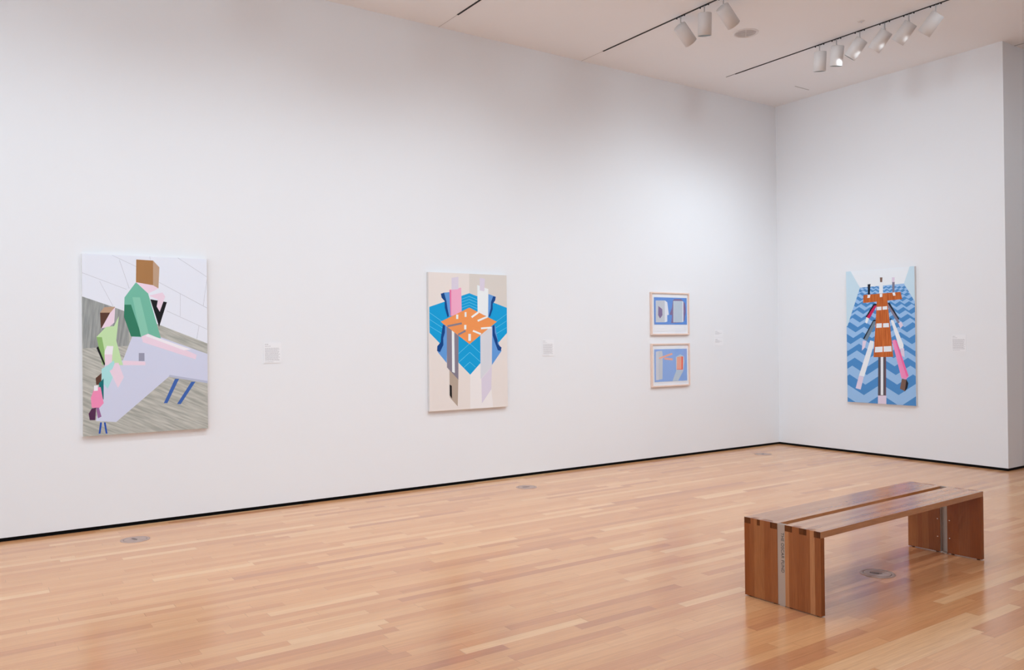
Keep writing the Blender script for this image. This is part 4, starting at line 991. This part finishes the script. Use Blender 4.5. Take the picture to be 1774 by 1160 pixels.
for e in (0, 1):
    f = (lambda y: y) if e == 0 else (lambda y: BL-y)
    def bx(x0, ya, z0, x1, yb, z1):
        a, b = sorted((f(ya), f(yb))); add_box(bm, x0, a, z0, x1, b, z1)
    bm = bmesh.new()
    bx(.2405, .0015, BZ, .2915, .0095, BH-.001)
    bx(.2405, .0095, BH-.012, .2915, .028, BH-.001)
    bx(.2405, .0095, BZ, .244, .032, BH-.012)
    bx(.250, .004, 0, .286, .030, BZ)
    st = link('steel_strip', bm, STEEL, B)
    if e == 0:
        cu = bpy.data.curves.new('lettering', 'FONT'); cu.body = 'THE OSCAR FUND'; cu.size = .0285; cu.extrude = .0004; cu.offset = .0003; cu.align_x = 'LEFT'
        cu.space_character = 1.08
        tmp = bpy.data.objects.new('tmp', cu); C.objects.link(tmp)
        dg = bpy.context.evaluated_depsgraph_get(); me = bpy.data.meshes.new_from_object(tmp.evaluated_get(dg))
        bpy.data.objects.remove(tmp)
        me.materials.clear(); me.materials.append(INK)
        tx = bpy.data.objects.new('lettering', me); C.objects.link(tx); tx.parent = st
        xs = [v.co.x for v in me.vertices]; wd = max(xs)-min(xs)
        sc = .236/wd
        me.transform(Matrix.Diagonal((sc, 1, 1, 1)))
        M = Matrix(((0, 1, 0, .2655), (0, 0, -1, .0012), (-1, 0, 0, .437), (0, 0, 0, 1)))
        tx.matrix_local = M
        tx['label'] = 'dark sideways lettering on the steel strip'

# ------------------------------------------------------------------ artworks
def tess(bm, rect, bg, polys, place):
    """cuts the coloured shapes of a picture into one flat mesh; returns the material list"""
    u0, v0, u1, v1 = rect
    def clip(P):
        for ax, lim, sg in ((0, u0, 1), (0, u1, -1), (1, v0, 1), (1, v1, -1)):
            out = []
            for i in range(len(P)):
                a, b = P[i-1], P[i]
                ia, ib = sg*(a[ax]-lim) >= 0, sg*(b[ax]-lim) >= 0
                if ia != ib:
                    t = (lim-a[ax])/(b[ax]-a[ax]); out.append((a[0]+t*(b[0]-a[0]), a[1]+t*(b[1]-a[1])))
                if ib: out.append(tuple(b))
            P = out
            if len(P) < 3: return None
        return P
    PL = [(bg, [(u0, v0), (u1, v0), (u1, v1), (u0, v1)])]
    for k, P in polys:
        P = clip([tuple(q) for q in P])
        if P: PL.append((k, P))
    vs, es = [], []
    for k, P in PL:
        n0 = len(vs); vs += [Vector(q) for q in P]; es += [(n0+i, n0+(i+1) % len(P)) for i in range(len(P))]
    V, E, F, *_ = delaunay_2d_cdt(vs, es, [], 0, 1e-5)
    keys = []; bv = [bm.verts.new(place(q.x, q.y)) for q in V]
    def inside(P, x, y):
        c = False
        for i in range(len(P)):
            (xa, ya), (xb, yb) = P[i-1], P[i]
            if (ya > y) != (yb > y) and x < (xb-xa)*(y-ya)/(yb-ya)+xa: c = not c
        return c
    for f in F:
        x = sum(V[i].x for i in f)/len(f); y = sum(V[i].y for i in f)/len(f)
        kk = None
        for k, P in PL:
            if inside(P, x, y): kk = k
        if kk is None: continue
        if kk not in keys: keys.append(kk)
        try: fc = bm.faces.new([bv[i] for i in f])
        except ValueError: continue
        fc.material_index = keys.index(kk)
    return keys
def picture_mesh(name, rect, bg, polys, place, parent):
    bm = bmesh.new(); keys = tess(bm, rect, bg, polys, place)
    me = bpy.data.meshes.new(name); bm.normal_update(); bm.to_mesh(me); bm.free()
    for k in keys: me.materials.append(amat(k))
    o = bpy.data.objects.new(name, me); C.objects.link(o); o.parent = parent
    return o
def canvas(rect, bg, polys, side, label):
    """side 'L': hangs on the long wall (u = y), 'B': on the end wall (u = x)"""
    u0, v0, u1, v1 = rect; uc = (u0+u1)/2
    T = .040
    root = empty('hanging_painting', (0, uc, v0) if side == 'L' else (uc, YB, v0), label, 'painting')
    if side == 'L': P = lambda u, v: (T, u-uc, v-v0)
    else: P = lambda u, v: (u-uc, -T, v-v0)
    bm = bmesh.new(); w = (u1-u0)/2; h = v1-v0; t = T-.0004
    if side == 'L': add_box(bm, .001, -w, 0, t, w, h)
    else: add_box(bm, -w, -t, 0, w, -.001, h)
    link('stretcher', bm, CANVAS_SIDE, root)
    picture_mesh('painted_canvas', rect, bg, polys, P, root)
canvas((.893, .814, 1.918, 2.371), 'p_bg', ART['A1'], 'L', 'leftmost canvas, green and grey blocks around a pale lavender wedge, unframed')
canvas((4.229, .832, 5.250, 2.342), 'q_bg', ART['A2'], 'L', 'beige canvas with a turquoise hexagon and orange diamond, in the middle of the long wall')
canvas((1.163, .699, 2.132, 2.486), 'z_bg', ART['A4'], 'B', 'tall canvas of blue zigzags with an orange post, hanging on the end wall')
def framed(rect, prect, polys, label, wavy):
    u0, v0, u1, v1 = rect; uc = (u0+u1)/2; w = (u1-u0)/2; h = v1-v0
    root = empty('framed_print', (0, uc, v0), label, 'framed print')
    D, FW = .032, .017
    bm = bmesh.new()
    add_box(bm, .001, -w, 0, D, -w+FW, h); add_box(bm, .001, w-FW, 0, D, w, h)
    add_box(bm, .001, -w+FW, 0, D, w-FW, FW); add_box(bm, .001, -w+FW, h-FW, D, w-FW, h)
    link('frame', bm, FRAMEW, root)
    box('mat_board', (.004, -w+FW, FW), (.016, w-FW, h-FW), MATB, root)
    # sheet of paper floating on the board, its lower edge slightly buckled
    bm = bmesh.new(); n = 24; pw = w-FW-.022; b0 = FW+.030; t0 = h-FW-.022
    lo, hi = [], []
    for i in range(n+1):
        y = -pw+2*pw*i/n
        lo.append(bm.verts.new((.0165+.003*abs(math.sin(2*PI*i/n)), y, b0+.004*abs(math.sin(2*PI*i/n)))))
        hi.append(bm.verts.new((.0165, y, t0)))
    for i in range(n): bm.faces.new([lo[i], lo[i+1], hi[i+1], hi[i]])
    ps = link('paper_sheet', bm, MATB, root)
    so = ps.modifiers.new('thick', 'SOLIDIFY'); so.thickness = .0006; so.offset = -1
    picture_mesh('printed_image', prect, polys[0][0], polys[1:], lambda u, v: (.0212, u-uc, v-v0), root)
    box('glazing', (.0225, -w+FW+.0005, FW+.0005), (.0245, w-FW-.0005, h-FW-.0005), GLASS, root)
def bbox(P):
    us = [q[0] for q in P]; vs = [q[1] for q in P]; return (min(us), min(vs), max(us), max(vs))
framed((7.545, 1.642, 8.253, 2.208), bbox(ART['AF1'][0][1]), ART['AF1'], 'upper of two small framed prints, two grey blocks on blue', 0)
framed((7.545, .955, 8.253, 1.528), bbox(ART['AF2'][0][1]), ART['AF2'], 'lower of two small framed prints, salmon bars on pale blue', 1)

# ------------------------------------------------------------------ wall labels
def card(side, u0, v0, u1, v1, label, group, rows):
    w = u1-u0; h = v1-v0; T = .004
    root = empty('wall_label', (0, (u0+u1)/2, v0) if side == 'L' else ((u0+u1)/2, YB, v0), label, 'wall label', group)
    bm = bmesh.new()
    if side == 'L': add_box(bm, .0008, -w/2, 0, T, w/2, h)
    else: add_box(bm, -w/2, -T, 0, w/2, -.0008, h)
    link('card', bm, CARD, root)
    bm = bmesh.new(); rnd = random.Random(int(u0*1000))
    for (top, ww, hh) in rows:      # unreadably small lines of text: rows of word-length strokes
        u = -w/2+w*.07; end = -w/2+w*.07+w*ww; z = h*(1-top)
        while u < end:
            l = min(rnd.uniform(.006, .020), end-u)
            if side == 'L': add_box(bm, T-.0002, u, z-hh, T+.0002, u+l, z)
            else: add_box(bm, u, -T-.0002, z-hh, u+l, -T+.0002, z)
            u += l+.003
    t = link('printed_text', bm, PRINTINK, root)
full = [(.08, .2, .006), (.17, .32, .005)] + [(.27+.048*i, .80+.06*math.sin(i*2.3), .0045) for i in range(13)] + [(.93, .5, .004)]
card('L', 2.450, 1.397, 2.620, 1.598, 'square white wall label right of the leftmost canvas', 'text labels', full)
card('L', 5.781, 1.399, 5.953, 1.597, 'square white wall label right of the turquoise canvas', 'text labels', full)
small = [(.2, .28, .006), (.36, .5, .005), (.46, .78, .0045), (.57, .5, .0045)]
card('L', 8.779, 1.605, 8.950, 1.708, 'upper of two small white labels right of the framed prints', 'text labels', small)
card('L', 8.779, 1.488, 8.950, 1.597, 'lower of two small white labels right of the framed prints', 'text labels', small)
card('B', 2.573, 1.400, 2.747, 1.603, 'square white wall label right of the blue zigzag canvas', 'text labels', full)

# ------------------------------------------------------------------ world, camera, view
w = bpy.data.worlds.new('world'); bpy.context.scene.world = w; w.use_nodes = True
w.node_tree.nodes['Background'].inputs[0].default_value = (.775, .96, 1.115, 1); w.node_tree.nodes['Background'].inputs[1].default_value = WORLD
F_PX, YAW, PITCH, ROLL, DCAM = 1411.878, .971388489, .00572839662, -.0104475666, 7.8238016
f = Vector((-math.sin(YAW)*math.cos(PITCH), math.cos(YAW)*math.cos(PITCH), math.sin(PITCH)))
r0 = f.cross(Vector((0, 0, 1))).normalized(); u0 = r0.cross(f)
r = r0*math.cos(ROLL)+u0*math.sin(ROLL); u = -r0*math.sin(ROLL)+u0*math.cos(ROLL)
cd = bpy.data.cameras.new('camera'); cam = bpy.data.objects.new('camera', cd); C.objects.link(cam)
M = Matrix((r, u, -f)).transposed().to_4x4(); M.translation = (DCAM, 0, 1.6); cam.matrix_world = M
cd.sensor_width = 36; cd.lens = F_PX*36/1774; cd.clip_start = .05; cd.clip_end = 100
sc = bpy.context.scene; sc.camera = cam
sc.view_settings.view_transform = 'Standard'; sc.view_settings.look = 'None'; sc.view_settings.gamma = 1; sc.view_settings.use_curve_mapping = False
sc.view_settings.exposure = EXPO
sc.cycles.max_bounces = 6; sc.cycles.diffuse_bounces = 4; sc.cycles.adaptive_threshold = .06; sc.cycles.glossy_bounces = 4; sc.cycles.sample_clamp_indirect = 6
sc.cycles.caustics_reflective = True; sc.cycles.blur_glossy = .5; sc.cycles.caustics_refractive = False
